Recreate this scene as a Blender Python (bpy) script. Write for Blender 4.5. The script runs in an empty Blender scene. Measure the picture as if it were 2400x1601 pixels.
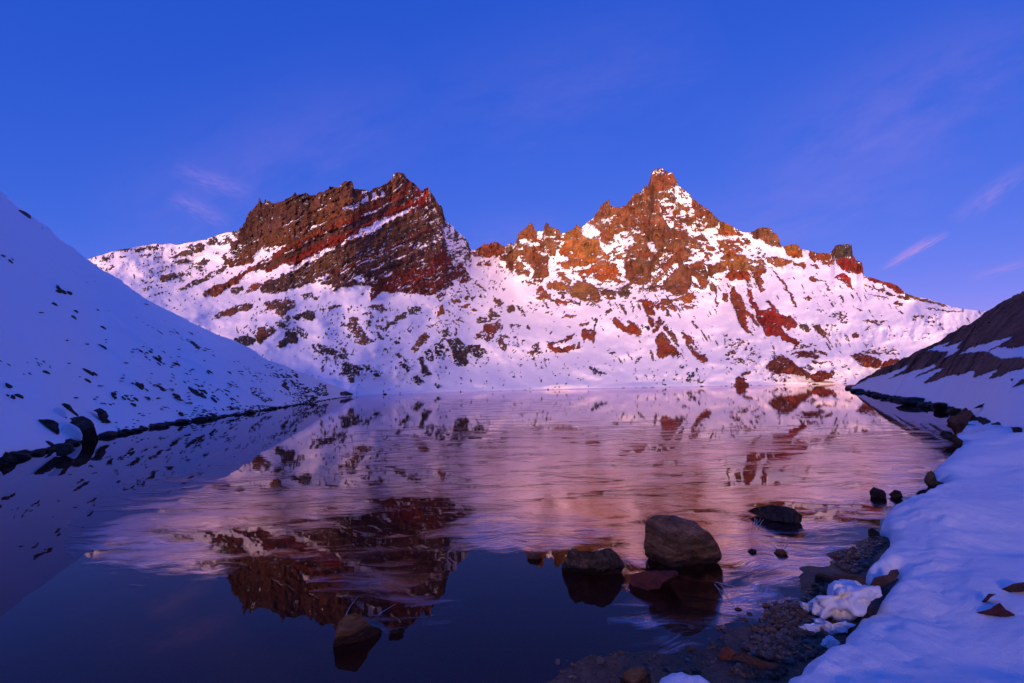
import bpy, bmesh, math, random
import numpy as np
from mathutils import Matrix, Vector

SC = bpy.context.scene
COL = SC.collection
PI = math.pi
W, H = 2400.0, 1601.0            # pixel frame of the photograph
FPX = 1066.7                     # 16 mm lens on a 36 mm sensor
CAMH = 1.6

# ------------------------------------------------------------------ camera
cam = bpy.data.cameras.new('camera')
cam.lens = 16.0; cam.sensor_width = 36.0; cam.clip_start = 0.05; cam.clip_end = 20000
camo = bpy.data.objects.new('camera', cam); COL.objects.link(camo); SC.camera = camo
CM = Matrix.Rotation(math.radians(90 + 5.87), 4, 'X') @ Matrix.Rotation(math.radians(-1.25), 4, 'Z')
camo.matrix_world = Matrix.Translation((0, 0, CAMH)) @ CM
CR = np.array(CM.to_3x3())

# ------------------------------------------------------------------ light
SUN_AZ = math.radians(195.0)     # clockwise from +Y (the view): behind the camera, to its left
SUN_EL = math.radians(5.0)
sun_dir = Vector((math.sin(SUN_AZ) * math.cos(SUN_EL), math.cos(SUN_AZ) * math.cos(SUN_EL), math.sin(SUN_EL)))
sl = bpy.data.lights.new('sun', 'SUN'); sl.energy = 8.5; sl.angle = math.radians(28.0)   # the wide afterglow
sl.color = (1.0, 0.55, 0.37)
so = bpy.data.objects.new('sun', sl); COL.objects.link(so); so.location = (0, 0, 400)
so.rotation_euler = sun_dir.to_track_quat('Z', 'Y').to_euler()

SC.view_settings.view_transform = 'Standard'; SC.view_settings.look = 'None'
SC.view_settings.exposure = 0.0; SC.view_settings.gamma = 1.0; SC.view_settings.use_curve_mapping = False
SC.render.engine = 'CYCLES'
cy = SC.cycles
cy.use_denoising = True
try: cy.denoiser = 'OPENIMAGEDENOISE'
except Exception: pass
cy.max_bounces = 6; cy.diffuse_bounces = 3; cy.glossy_bounces = 3; cy.transmission_bounces = 2; cy.transparent_max_bounces = 8
cy.sample_clamp_indirect = 4.0
cy.caustics_reflective = False; cy.caustics_refractive = False

def rays(px, py):
    """world directions through photograph pixels, scaled to unit horizontal length"""
    px = np.asarray(px, float); py = np.asarray(py, float)
    v = np.stack([(px - W / 2) / FPX, -(py - H / 2) / FPX, -np.ones_like(px * py)], -1) @ CR.T
    return v / np.hypot(v[..., 0], v[..., 1])[..., None]

def on_plane(px, py, z=0.0):
    d = rays(px, py); t = (z - CAMH) / np.minimum(d[..., 2], -1e-3)
    p = d * t[..., None]; p[..., 2] += CAMH
    return p

# ------------------------------------------------------------------ sky
def N(nt, typ, **kw):
    n = nt.nodes.new(typ)
    for k, v in kw.items():
        if hasattr(n, k): setattr(n, k, v)
    return n
def M(nt, op, a, b=None, c=None):
    n = nt.nodes.new('ShaderNodeMath'); n.operation = op
    for i, v in enumerate((a, b, c)):
        if v is None: continue
        if isinstance(v, (int, float)): n.inputs[i].default_value = v
        else: nt.links.new(v, n.inputs[i])
    return n.outputs[0]

world = bpy.data.worlds.new('World'); SC.world = world; world.use_nodes = True
def build_sky():
    nt = world.node_tree; bg = nt.nodes['Background']
    sky = N(nt, 'ShaderNodeTexSky', sky_type='NISHITA', sun_disc=False, sun_elevation=SUN_EL, sun_rotation=SUN_AZ,
            altitude=2400, air_density=1.0, dust_density=0.5, ozone_density=1.0)
    sep = N(nt, 'ShaderNodeSeparateColor'); nt.links.new(sky.outputs[0], sep.inputs[0])
    # deep dusk blue: each channel of the physical sky gets its own contrast
    r = M(nt, 'MULTIPLY', M(nt, 'POWER', sep.outputs[0], SKY_POW[0]), SKY_MUL[0])
    g = M(nt, 'MULTIPLY', M(nt, 'POWER', sep.outputs[1], SKY_POW[1]), SKY_MUL[1])
    b = M(nt, 'MULTIPLY', M(nt, 'POWER', sep.outputs[2], SKY_POW[2]), SKY_MUL[2])
    cmb = N(nt, 'ShaderNodeCombineColor')
    for i, s in enumerate((r, g, b)): nt.links.new(s, cmb.inputs[i])
    # thin cirrus, laid out on a high plane (u = x/y, v = z/y)
    tc = N(nt, 'ShaderNodeTexCoord'); xyz = N(nt, 'ShaderNodeSeparateXYZ'); nt.links.new(tc.outputs['Generated'], xyz.inputs[0])
    y = M(nt, 'MAXIMUM', xyz.outputs[1], 0.05)
    u = M(nt, 'DIVIDE', xyz.outputs[0], y); v = M(nt, 'DIVIDE', xyz.outputs[2], y)
    total = None
    for (x0, y0, x1, y1, wd, st, sc) in CIRRUS:
        d0, d1 = rays(x0, y0), rays(x1, y1)
        a0 = (d0[0] / d0[1], d0[2] / d0[1]); a1 = (d1[0] / d1[1], d1[2] / d1[1])
        L = math.hypot(a1[0] - a0[0], a1[1] - a0[1]); tx, ty = (a1[0] - a0[0]) / L, (a1[1] - a0[1]) / L
        w = wd / FPX
        du = M(nt, 'SUBTRACT', u, a0[0]); dv = M(nt, 'SUBTRACT', v, a0[1])
        al = M(nt, 'DIVIDE', M(nt, 'ADD', M(nt, 'MULTIPLY', du, tx), M(nt, 'MULTIPLY', dv, ty)), L)
        ac = M(nt, 'DIVIDE', M(nt, 'SUBTRACT', M(nt, 'MULTIPLY', dv, tx), M(nt, 'MULTIPLY', du, ty)), w)
        vec = N(nt, 'ShaderNodeCombineXYZ'); nt.links.new(M(nt, 'MULTIPLY', al, 2.2), vec.inputs[0]); nt.links.new(M(nt, 'MULTIPLY', ac, 0.9), vec.inputs[1]); vec.inputs[2].default_value = x0 * 0.013
        no = N(nt, 'ShaderNodeTexNoise'); no.inputs['Scale'].default_value = sc; no.inputs['Detail'].default_value = 5; no.inputs['Roughness'].default_value = 0.6
        nt.links.new(vec.outputs[0], no.inputs['Vector'])
        acw = M(nt, 'ADD', ac, M(nt, 'MULTIPLY', M(nt, 'SUBTRACT', no.outputs[0], 0.5), 1.6))
        g_ = M(nt, 'EXPONENT', M(nt, 'MULTIPLY', M(nt, 'MULTIPLY', acw, acw), -1.0))
        q = M(nt, 'SUBTRACT', M(nt, 'MULTIPLY', al, 2.0), 1.0)
        e = M(nt, 'MAXIMUM', M(nt, 'SUBTRACT', 1.0, M(nt, 'MULTIPLY', q, q)), 0.0)
        nn = M(nt, 'MAXIMUM', M(nt, 'MULTIPLY', M(nt, 'SUBTRACT', no.outputs[0], 0.25), 2.2), 0.0)
        m = M(nt, 'MULTIPLY', M(nt, 'MULTIPLY', M(nt, 'MULTIPLY', g_, e), nn), st)
        total = m if total is None else M(nt, 'ADD', total, m)
    total = M(nt, 'MINIMUM', total, 0.8)
    mix = N(nt, 'ShaderNodeMix', data_type='RGBA'); nt.links.new(total, mix.inputs[0]); nt.links.new(cmb.outputs[0], mix.inputs[6])
    mix.inputs[7].default_value = (0.42, 0.28, 0.80, 1)
    nt.links.new(mix.outputs[2], bg.inputs[0]); bg.inputs[1].default_value = 1.0
SKY_POW = (1.42, 0.66, 0.32); SKY_MUL = (0.053, 0.101, 0.562)
CIRRUS = [  # photograph pixels of both ends, half width, strength, noise scale
    (2060, 634, 2226, 543, 7, 1.3, 2.0), (2085, 612, 2190, 548, 5, 0.55, 2.0), (2225, 525, 2420, 380, 20, 0.40, 2.5),
    (2260, 655, 2440, 605, 9, 0.5, 2.0), (400, 390, 600, 455, 20, 0.34, 2.5), (395, 455, 545, 525, 18, 0.36, 2.5),
    (1700, 440, 2500, 20, 130, 0.20, 2.2), (200, 560, 1000, 200, 150, 0.15, 2.0), (900, 300, 1700, 60, 140, 0.10, 2.0), (1500, 600, 2300, 330, 90, 0.16, 2.0), (1080, 560, 1330, 520, 40, 0.12, 2.0)]
build_sky()

# ------------------------------------------------------------------ numpy helpers
def _hash(ix, iy, seed):
    h = (ix.astype(np.int64) * 374761393 + iy.astype(np.int64) * 668265263 + seed * 1442695041) & 0xFFFFFFFF
    h = ((h ^ (h >> 13)) * 1274126177) & 0xFFFFFFFF
    return ((h ^ (h >> 16)) & 0xFFFF) / 65535.0
def vnoise(x, y, seed=0):
    x0 = np.floor(x); y0 = np.floor(y); fx = x - x0; fy = y - y0
    fx = fx * fx * fx * (fx * (fx * 6 - 15) + 10); fy = fy * fy * fy * (fy * (fy * 6 - 15) + 10)
    a = _hash(x0, y0, seed); b = _hash(x0 + 1, y0, seed); c = _hash(x0, y0 + 1, seed); d = _hash(x0 + 1, y0 + 1, seed)
    return (a + (b - a) * fx) * (1 - fy) + (c + (d - c) * fx) * fy
def fbm(x, y, octs=4, seed=0, rough=0.5):
    s = 0; a = 1.0; t = 0
    for k in range(octs):
        c, n = math.cos(k * 1.1), math.sin(k * 1.1)
        s = s + a * (vnoise(x * c - y * n, x * n + y * c, seed + k * 17) - 0.5) * 2; t += a
        a *= rough; x = x * 2.03; y = y * 2.03
    return s / t
def ridged(x, y, octs=4, seed=0):
    s = 0; a = 1.0; t = 0
    for k in range(octs):
        s = s + a * (1 - 2 * np.abs(vnoise(x, y, seed + k * 31) - 0.5)); t += a
        a *= 0.5; x = x * 2.07; y = y * 2.07
    return s / t
def inside(px, py, poly):
    p = np.asarray(poly, float)
    m = np.zeros(px.shape, bool)
    sel = (px >= p[:, 0].min()) & (px <= p[:, 0].max()) & (py >= p[:, 1].min()) & (py <= p[:, 1].max())
    if not sel.any(): return m
    x = px[sel]; y = py[sel]; r = np.zeros(x.shape, bool)
    x0, y0 = p[-1]
    for x1, y1 in p:
        c = (y1 > y) != (y0 > y)
        if y1 != y0: r ^= c & (x < (x0 - x1) * (y - y1) / (y0 - y1) + x1)
        x0, y0 = x1, y1
    m[sel] = r
    return m
def boxblur(a, ry, rx):
    for ax, r in ((0, ry), (1, rx)):
        if r < 1: continue
        for _ in range(2):
            pad = [(0, 0)] * a.ndim; pad[ax] = (r + 1, r)
            c = np.cumsum(np.pad(a, pad, mode='edge'), axis=ax)
            n = a.shape[ax]
            hi = np.take(c, np.arange(2 * r + 1, n + 2 * r + 1), axis=ax); lo = np.take(c, np.arange(0, n), axis=ax)
            a = (hi - lo) / (2 * r + 1)
    return a
def smooth(e0, e1, x):
    t = np.clip((x - e0) / (e1 - e0), 0, 1); return t * t * (3 - 2 * t)

import time as _t
_T0=_t.time()
def lap(n): print('LAP',n,round(_t.time()-_T0,1))
def mesh_obj(name, verts, quads, mat, parent=None, smooth_=True, attrs=None, tris=None):
    me = bpy.data.meshes.new(name)
    verts = np.asarray(verts, np.float32); me.vertices.add(len(verts)); me.vertices.foreach_set('co', verts.ravel())
    nq = 0 if quads is None else len(quads); ntri = 0 if tris is None else len(tris)
    loops = np.concatenate([a for a in ((np.asarray(quads, np.int32).ravel() if nq else None), (np.asarray(tris, np.int32).ravel() if ntri else None)) if a is not None])
    me.loops.add(len(loops)); me.loops.foreach_set('vertex_index', loops)
    me.polygons.add(nq + ntri)
    st = np.concatenate([np.arange(nq) * 4, nq * 4 + np.arange(ntri) * 3]).astype(np.int32)
    me.polygons.foreach_set('loop_start', st)
    me.polygons.foreach_set('use_smooth', np.full(nq + ntri, smooth_, bool))
    if attrs:
        for k, a in attrs.items():
            a = np.asarray(a, np.float32)
            if a.ndim == 2:
                at = me.attributes.new(k, 'FLOAT_COLOR', 'POINT'); c = np.ones((len(a), 4), np.float32); c[:, :3] = a; at.data.foreach_set('color', c.ravel())
            else:
                at = me.attributes.new(k, 'FLOAT', 'POINT'); at.data.foreach_set('value', a)
    me.update(calc_edges=True); me.validate()
    if mat: me.materials.append(mat)
    o = bpy.data.objects.new(name, me); COL.objects.link(o)
    if parent: o.parent = parent
    return o
def grid_quads(nr, nc):
    i = np.arange(nr * nc).reshape(nr, nc)
    return np.stack([i[:-1, :-1], i[:-1, 1:], i[1:, 1:], i[1:, :-1]], -1).reshape(-1, 4)
def sub_mesh(name, V, Q, mask, mat, parent=None, attrs=None):
    q = Q[mask]
    if len(q) == 0: return None
    u, inv = np.unique(q, return_inverse=True)
    return mesh_obj(name, V[u], inv.reshape(-1, 4), mat, parent, True, {k: a[u] for k, a in (attrs or {}).items()})
def structure(o):
    o['kind'] = 'structure'; return o
def tag(o, label, cat, group=None):
    o['label'] = label; o['category'] = cat
    if group: o['group'] = group
    return o
# ------------------------------------------------------------------ outlines read off the photograph (each zoom: x0, y0, scale)
ZOOM = {1: (400, 350, 2.939), 2: (1100, 350, 2.939), 3: (1700, 450, 3.1357), 4: (0, 420, 3.918), 5: (0, 750, 3.3586),
        6: (500, 650, 3.918), 7: (1050, 650, 3.918), 0: (0, 0, 1.0), 9: (0, 0, 0.97958), 8: (1900, 650, 3.136)}
def P(z, s):
    a = np.array([[float(v) for v in t.split(',')] for t in s.split()]); x0, y0, k = ZOOM[z]
    return a / k + np.array([x0, y0])
SKYLINE = np.concatenate([P(0, '-900,800 -300,700 60,650'), P(4, '805,735 950,690 1090,650 1200,630 1330,610 1420,595 1500,600 1570,588 1620,605 1700,590 1800,570 1900,550 2000,515 2080,490 2190,475'),
 P(1, '470,560 475,540 498,530 500,505 515,500 525,450 555,420 580,400 585,385 603,375 605,340 615,335 625,365 645,370 650,345 660,342 672,358 690,360 700,375 740,370 780,352 790,340 830,325 845,310 855,292 862,300 870,318 900,308 935,303 965,318 1000,310 1030,300 1055,300 1065,285 1085,275 1092,255 1130,258 1165,268 1172,245 1195,228 1210,218 1250,222 1257,240 1260,275 1285,275 1320,275 1340,283 1360,285 1365,295 1385,285 1395,270 1430,262 1460,245 1495,225 1505,210 1525,200 1530,170 1555,158 1590,153 1608,165 1625,195 1650,215 1680,240 1700,262 1725,285 1742,295 1744,278 1765,270 1785,272 1790,300 1815,325 1828,360 1845,380 1860,385 1872,405 1876,425 1885,460 1897,500 1920,515 1945,530 1965,560 2000,585 2030,610 2050,640 2060,690 2090,692 2130,680 2150,655 2180,650 2195,655 2200,640 2235,640 2260,650 2285,665 2310,670 2325,655'),
 P(2, '275,645 290,645 300,665 310,655 328,625 335,595 355,570 385,545 400,525 420,505 435,505 440,530 455,555 458,570 490,570 510,565 512,535 530,508 548,515 552,540 570,533 600,545 620,552 628,575 660,570 700,560 725,545 735,522 750,518 760,540 770,540 800,520 820,505 850,475 880,435 890,415 910,385 925,365 965,343 968,380 990,398 1010,395 1050,392 1080,385 1090,370 1115,345 1120,315 1150,300 1180,295 1190,275 1200,270 1205,243 1215,262 1230,245 1245,215 1247,190 1258,165 1262,145 1290,138 1310,130 1325,128 1345,145 1365,145 1375,165 1400,165 1415,190 1420,205 1432,215 1440,245 1455,265 1480,275 1495,285 1520,310 1545,345 1580,370 1610,390 1640,410 1670,440 1700,465 1725,490 1760,505 1800,525 1840,550 1880,570'),
 P(3, '180,300 215,285 240,268 260,262 325,265 340,270 345,295 375,305 390,325 400,370 415,400 440,400 470,388 515,382 540,395 555,420 600,430 650,440 680,447 710,448 770,452 785,430 800,410 805,395 850,385 885,382 925,385 932,400 935,460 947,475 960,505 985,505 1005,520 1013,560 1017,615 1050,625 1090,635 1160,658 1210,668 1260,685 1290,710 1325,745 1400,770 1480,785 1560,810 1640,835 1680,848 1750,858 1810,868 1890,875 2000,885'),
 P(0, '2500,765 3300,830')])
SKYLINE[:, 0] = np.maximum.accumulate(SKYLINE[:, 0] + np.arange(len(SKYLINE)) * 1e-4)
FARSHORE = P(0, '-900,1010 300,965 780,936 833,927.7 919,923.5 1050,917.5 1200,914 1330,911 1480,908 1640,905 1800,902 1987,899.6 2400,892 3300,880')
FARDIST = np.array([(-900, 230), (300, 190), (780, 185), (833, 195), (940, 250), (1100, 310), (1400, 345), (1800, 350), (2400, 330), (3300, 330)], float)
LEFT_SKY = np.concatenate([P(0, '-1500,-260 -900,40 -400,250'), P(4, '0,105 150,240 330,360 460,450 520,520 600,590 680,640 740,690 805,735 960,850 1070,915 1115,935 1140,970 1400,1135 1560,1220 1800,1340 2100,1470 2351,1590'), P(6, '460,740 640,810 900,905 1000,950 1150,1010 1290,1072 1330,1082')])
LEFT_SHORE = np.concatenate([P(0, '-1500,1500 -900,1330 -400,1190'), P(5, '0,1120 150,1085 440,1015 560,985 770,925 1000,890 1250,840 1500,795 1700,775 2000,725 2351,670'), P(6, '870,1160 1100,1120 1305,1088 1335,1086')])
RIGHT_SKY = np.concatenate([P(3, '880,1450 900,1440 1050,1350 1200,1275 1400,1175 1490,1140 1700,1020 1860,930 1920,880 2000,830 2195,725'), P(0, '2700,530 3100,330 3700,120')])
RIGHT_SHORE = np.concatenate([P(8, '258,812 265,810 320,840 500,875 650,905 800,940 1000,975 1060,1000'), P(0, '2400,1048 2700,1140 3100,1270 3700,1480')])

# rock outlines: zoom, density, hue, kind, outline.  kinds: m = banded massif, s = summit rocks, o = outcrop on the snow
ROCK = []
def R(z, dens, hue, kind, s): ROCK.append((P(z, s), dens, hue, kind))
SNOWCUT = []
def S(z, s): SNOWCUT.append(P(z, s))
R(1, .985, 'band', 'm', '465,560 520,380 600,320 900,280 1230,190 1590,140 1700,250 1780,260 1890,450 1900,620 1905,700 1950,800 2000,790 2040,850 2075,905 2000,920 1950,905 1945,945 1880,975 1885,1010 1860,1045 1830,1035 1825,990 1770,1000 1740,1005 1640,995 1560,985 1450,985 1420,1030 1370,1038 1385,960 1370,940 1250,940 1180,945 1120,985 1085,970 1110,930 1010,920 1000,890 1060,860 1095,855 1060,895 960,910 880,945 800,975 700,1000 620,990 605,970 640,930 720,880 860,795 800,790 720,830 660,840 600,835 560,830 470,900 430,940 390,965 310,1010 225,1015 230,985 330,930 430,890 500,860 545,820 620,765 690,700 620,680 570,730 555,780 440,810 360,800 355,750 400,690 430,620')
R(1, .60, 'g', 'm', '1890,480 1965,560 2050,640 2062,690 2070,810 2000,790 1950,800 1900,700 1885,600')
for s in ('1230,385 1260,370 1330,330 1390,295 1495,278 1490,295 1440,325 1380,360 1300,385 1260,400 1190,420 1160,415', '1320,465 1370,430 1425,408 1430,420 1370,450',
          '1690,382 1696,397 1640,430 1590,467 1560,464 1500,504 1450,536 1400,556 1380,592 1340,594 1300,606 1220,632 1160,674 1160,655 1250,595 1340,540 1400,506 1470,476 1550,452 1640,412',
          '862,800 900,775 1000,720 1060,686 1130,664 1132,684 1060,728 980,764 880,814 760,884 700,905 690,870 770,790', '620,770 660,720 700,690 640,682 630,672 720,664 790,656 760,690 700,732',
          '940,570 990,525 1022,512 1000,548 950,578', '875,318 935,303 1030,302 960,328 900,325', '690,385 780,352 770,372 720,392', '1250,893 1320,868 1330,902 1280,918', '1740,880 1790,866 1785,878 1745,890',
          '1280,278 1350,285 1345,292 1270,296', '1600,200 1650,215 1690,255 1640,240 1600,225', '1590,170 1610,168 1640,215 1620,215'): S(1, s)
# left shoulder of the ridge
R(4, .80, 'g', 'o', '1540,725 1690,650 1740,610 1850,585 1890,600 1850,660 1720,700')
for s, d in (('1580,770 1660,735 1780,745 1720,775 1620,778', .8), ('1780,780 1850,730 1930,745 1900,775 1830,785', .8), ('1440,950 1480,905 1560,880 1680,850 1700,880 1600,915 1500,945', .7),
             ('1680,860 1760,810 1850,795 1870,820 1760,860 1690,880', .65), ('1880,900 1960,840 2060,810 2090,840 1990,885 1890,920', .7), ('1620,1020 1700,960 1820,915 1920,905 1900,940 1760,985 1660,1020', .65),
             ('1230,660 1330,615 1440,600 1480,625 1400,650 1280,670', .75), ('920,760 1000,715 1060,725 980,755', .6), ('1080,715 1140,690 1140,710 1090,720', .7), ('940,830 1040,790 1050,805 970,840', .6),
             ('1280,720 1320,690 1390,690 1350,715', .6), ('1900,560 2060,500 2190,480 2190,560 2080,600 2000,620 1920,600', .55), ('2050,720 2100,650 2200,600 2260,640 2200,720 2100,760', .75), ('1440,880 1500,810 1560,800 1500,850', .5),
             ('1060,655 1150,630 1240,625 1160,650 1080,670', .8), ('1640,590 1780,565 1900,545 1880,560 1740,590', .5), ('1010,885 1100,860 1110,872 1020,900', .4), ('1150,800 1240,770 1250,790 1170,815', .4)): R(4, d, 'g', 'o', s)
R(4, .93, 'r', 'o', '1865,1078 1880,1040 1960,980 2100,930 2230,870 2330,790 2351,800 2260,880 2160,970 2080,1010 1980,1060')
R(4, .8, 'g', 'o', '2110,1030 2150,1000 2220,975 2230,1010 2180,1045 2130,1045')
R(4, .95, 'b', 'o', '1945,1278 2030,1225 2150,1165 2270,1135 2325,1150 2310,1195 2230,1215 2130,1240 2060,1265')
R(1, .85, 'r', 'o', '520,985 530,950 600,920 640,930 600,965 560,985')
# apron below the left massif
for s, d, h in (('460,240 560,200 690,185 740,220 745,260 700,300 640,340 600,350 560,330 600,290 540,300 470,310 520,270 470,250', .8, 'b'), ('660,370 700,345 720,390 690,400', .9, 'd'), ('730,370 770,330 820,345 860,310 910,310 930,370 900,405 850,385 820,370 780,390', .88, 'd'),
    ('365,520 420,470 520,450 585,470 570,505 520,540 480,570 430,600 385,570', .95, 'b'), ('580,640 600,590 650,540 655,490 690,480 740,520 770,560 760,600 690,625 630,645', .92, 'd'), ('560,435 620,390 700,410 740,450 850,490 870,590 790,540 720,500 650,470 600,450', .62, 'g'),
    ('180,575 260,530 330,545 370,570 360,610 310,635 240,620 210,600', .82, 'd'), ('890,625 960,620 1060,650 1160,690 1240,745 1220,745 1120,710 1020,712 950,692 900,650', .7, 'd'), ('1160,660 1200,665 1215,695 1180,690', .7, 'g'),
    ('1165,785 1260,790 1330,810 1380,850 1370,890 1310,890 1290,960 1240,960 1210,900 1160,890 1190,850', .78, 'd'), ('1390,820 1450,815 1540,880 1490,910 1440,890 1400,880', .78, 'd'), ('1160,430 1240,420 1250,370 1310,370 1320,430 1370,480 1420,560 1470,600 1410,625 1330,590 1290,540 1240,500 1200,440', .68, 'b'),
    ('1380,330 1430,315 1450,340 1400,350', .8, 'b'), ('1420,285 1470,260 1530,250 1610,310 1540,300', .7, 'b'), ('1390,410 1440,400 1460,440 1430,465 1390,440', .85, 'g'), ('1480,450 1560,460 1600,430 1650,395 1695,420 1640,450 1560,475 1500,470', .8, 'g'), ('1510,500 1540,510 1570,570 1520,590 1500,550', .8, 'g'),
    ('1690,340 1770,335 1740,380 1690,400 1650,390', .85, 'g'), ('1780,300 1830,260 1900,270 1915,330 1850,350 1800,350', .6, 'g'), ('1030,295 1090,260 1140,250 1130,280 1050,297', .85, 'b'), ('800,160 900,150 920,190 850,195', .7, 'b'), ('910,185 980,175 970,200 930,205', .6, 'b'),
    ('2060,365 2080,260 2105,230 2132,300 2100,335', .9, 'o'), ('2140,290 2170,310 2150,325', .9, 'o'), ('1800,660 1850,610 1900,530 1950,495 1985,530 1960,585 1910,640 1850,690', .75, 'y'), ('1940,690 1980,655 2020,700 2010,775 1960,740', .8, 'd'), ('2030,640 2080,595 2155,680 2110,755 2050,720', .82, 'd'),
    ('2070,490 2150,475 2190,545 2120,570', .62, 'g'), ('2140,580 2220,560 2300,600 2345,660 2320,725 2300,805 2240,805 2200,730 2180,650', .75, 'g'), ('1870,740 1920,740 1960,830 2015,890 1990,912 1920,860', .8, 'd'), ('1810,930 1870,890 1940,960 1880,990 1830,970', .62, 'd'), ('2020,970 2060,960 2110,1000 2060,1012', .55, 'd'),
    ('1700,785 1740,780 1830,840 1800,885 1740,830', .72, 'd'), ('1520,650 1570,650 1620,690 1590,700', .5, 'b'), ('1660,690 1700,690 1730,720 1700,725', .6, 'b'), ('1655,600 1690,585 1715,610 1680,625', .8, 'g'), ('1690,555 1720,545 1715,565', .9, 'g'), ('1780,500 1820,410 1850,420 1835,490 1790,520', .55, 'g'), ('1940,430 2000,400 2030,410 2020,440 1960,450', .6, 'b'),
    ('1800,300 1850,330 1900,310 1930,330 1880,345', .4, 'g'), ('2200,400 2280,385 2300,400 2220,420', .5, 'b'), ('2180,155 2220,150 2215,165 2185,165', .7, 'g'), ('2220,220 2280,205 2290,230 2240,240', .8, 'o'), ('2265,265 2340,230 2351,255 2280,275', .85, 'o')): R(6, d, h, 'o', s)
for s, d, h in (('0,580 60,610 130,600 220,620 310,620 342,660 270,745 200,705 130,680 185,790 130,812 60,795 60,700 20,650', .76, 'd'), ('270,540 330,490 340,430 420,430 480,420 512,460 440,500 410,560 370,592 330,550 240,570', .82, 'r'), ('260,380 350,360 400,300 440,340 500,380 490,420 420,400 270,430', .6, 'b'), ('370,320 400,285 430,340 400,350', .9, 'b'), ('430,200 470,210 520,240 490,290 440,270', .68, 'b'),
    ('530,280 600,255 630,290 560,330', .6, 'b'), ('640,250 660,270 695,290 712,345 690,345 665,320', .72, 'b'), ('470,600 490,550 550,530 560,550 510,580 540,640 520,675 480,660', .82, 'b'), ('610,440 650,430 645,465 615,465', .8, 'b'), ('740,740 780,680 800,630 830,615 850,640 820,690 790,725', .65, 'b'), ('720,430 745,440 740,475 725,470', .6, 'b'),
    ('55,235 80,210 135,210 110,235', .85, 'o'), ('100,275 190,232 210,245 180,270 110,280', .85, 'o'), ('215,280 250,285 275,318 240,310', .85, 'o'), ('260,60 300,80 358,125 340,130 280,90', .95, 'b'), ('280,150 320,160 350,200 330,215', .6, 'b'), ('140,190 180,175 205,205 170,205', .6, 'b'), ('20,205 40,200 40,220', .8, 'b'), ('50,380 110,385 115,400 60,410', .5, 'b'),
    ('918,562 935,590 1000,590 1070,560 1150,535 1140,562 1060,592 980,607 970,640 1050,648 1130,610 1160,605 1172,665 1080,680 1000,688 965,698 935,650', .96, 'r'), ('1180,665 1205,588 1222,600 1217,650 1190,672', .95, 'r'), ('1228,540 1235,490 1270,470 1340,500 1352,540 1330,598 1290,567 1250,582', .9, 'r'), ('1335,500 1350,430 1360,368 1367,420 1352,502', .95, 'd'),
    ('1040,380 1080,352 1140,343 1192,365 1140,378 1070,378', .96, 'y'), ('1208,443 1260,405 1307,408 1270,440', .96, 'y'), ('1080,450 1130,445 1135,455', .9, 'y'), ('940,500 955,488 960,510', .9, 'r'), ('1090,120 1130,70 1200,45 1260,40 1300,70 1370,100 1392,150 1392,222 1340,237 1290,222 1220,217 1160,182 1110,152', .96, 'col'),
    ('900,70 950,45 1030,45 1070,80 1040,112 980,117 920,95', .95, 'y'), ('800,100 850,80 900,140 942,170 930,202 890,232 830,212 790,190 850,180', .92, 'o'), ('968,222 1000,205 1050,225 1122,235 1080,246 1000,246', .92, 'o'), ('1390,120 1450,110 1520,130 1500,180 1460,217 1420,160', .82, 'b'), ('1550,125 1640,70 1682,85 1650,110 1692,150 1640,182 1580,182', .85, 'g'), ('1790,122 1870,65 1932,70 1890,110 1820,132', .9, 'g'),
    ('1430,340 1450,305 1475,280 1502,320 1460,353 1425,356', .92, 'b'), ('1560,260 1580,238 1612,272 1645,335 1625,342 1580,290', .92, 'b'), ('1663,228 1678,235 1712,302 1702,307', .8, 'd'), ('1498,392 1520,373 1580,420 1640,460 1662,438 1640,380 1670,388 1720,450 1782,512 1770,535 1740,557 1690,512 1640,500 1590,472 1540,457 1510,430', .97, 'r'),
    ('1575,355 1600,390 1595,395', .8, 'r'), ('1790,222 1840,210 1902,225 1890,280 1912,342 1880,345 1850,350 1860,380 1902,400 1870,462 1840,412 1820,332 1800,282', .98, 'or'), ('1905,225 1952,230 1940,292 1910,262', .92, 'r'), ('1958,200 2030,190 2062,250 2115,302 2090,317 2040,282 2010,272 1980,317 1955,272', .92, 'o'),
    ('2098,192 2160,160 2230,140 2262,200 2200,227 2150,197', .95, 'y'), ('1968,80 2020,0 2100,-80 2180,-120 2230,-60 2237,60 2200,112 2140,162 2070,157 2010,122', .985, 'b'), ('2150,267 2272,258 2250,287 2150,282', .95, 'o'), ('2000,347 2030,333 2052,360 2020,367', .95, 'o'), ('1878,482 1940,368 1982,390 1990,412 1960,432 1920,492 1890,517', .82, 'r'), ('1968,452 2010,428 2052,490 2102,562 2122,632 2100,637 2050,562 2000,492', .85, 'b'),
    ('1908,602 1920,530 1950,503 2002,540 2042,612 2082,652 2132,712 2110,732 2030,727 1970,747 1923,702 1930,652', .97, 'r'), ('1860,648 1872,690 1902,762 1880,762 1852,702', .9, 'b'), ('2143,520 2170,508 2212,570 2252,640 2312,700 2365,710 2390,770 2351,785 2300,762 2230,682 2190,602', .9, 'r'), ('2200,530 2280,600 2320,680 2280,650 2220,580', .5, 'r'), ('2225,385 2262,400 2312,470 2290,470 2240,430', .6, 'r'), ('1718,803 1740,760 1782,728 1762,772', .9, 'b'),
    ('1790,430 1830,440 1855,490 1840,490 1800,450', .8, 'd'), ('1768,410 1785,440 1780,465', .8, 'd'), ('1730,355 1750,380 1745,382', .9, 'd'), ('1750,620 1790,600 1785,650 1755,660', .4, 'b'), ('1480,690 1540,700 1550,760 1490,770', .12, 'b'), ('2130,820 2170,815 2165,835 2140,835', .9, 'd'), ('2255,845 2275,840 2280,852', .9, 'd'),
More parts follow.
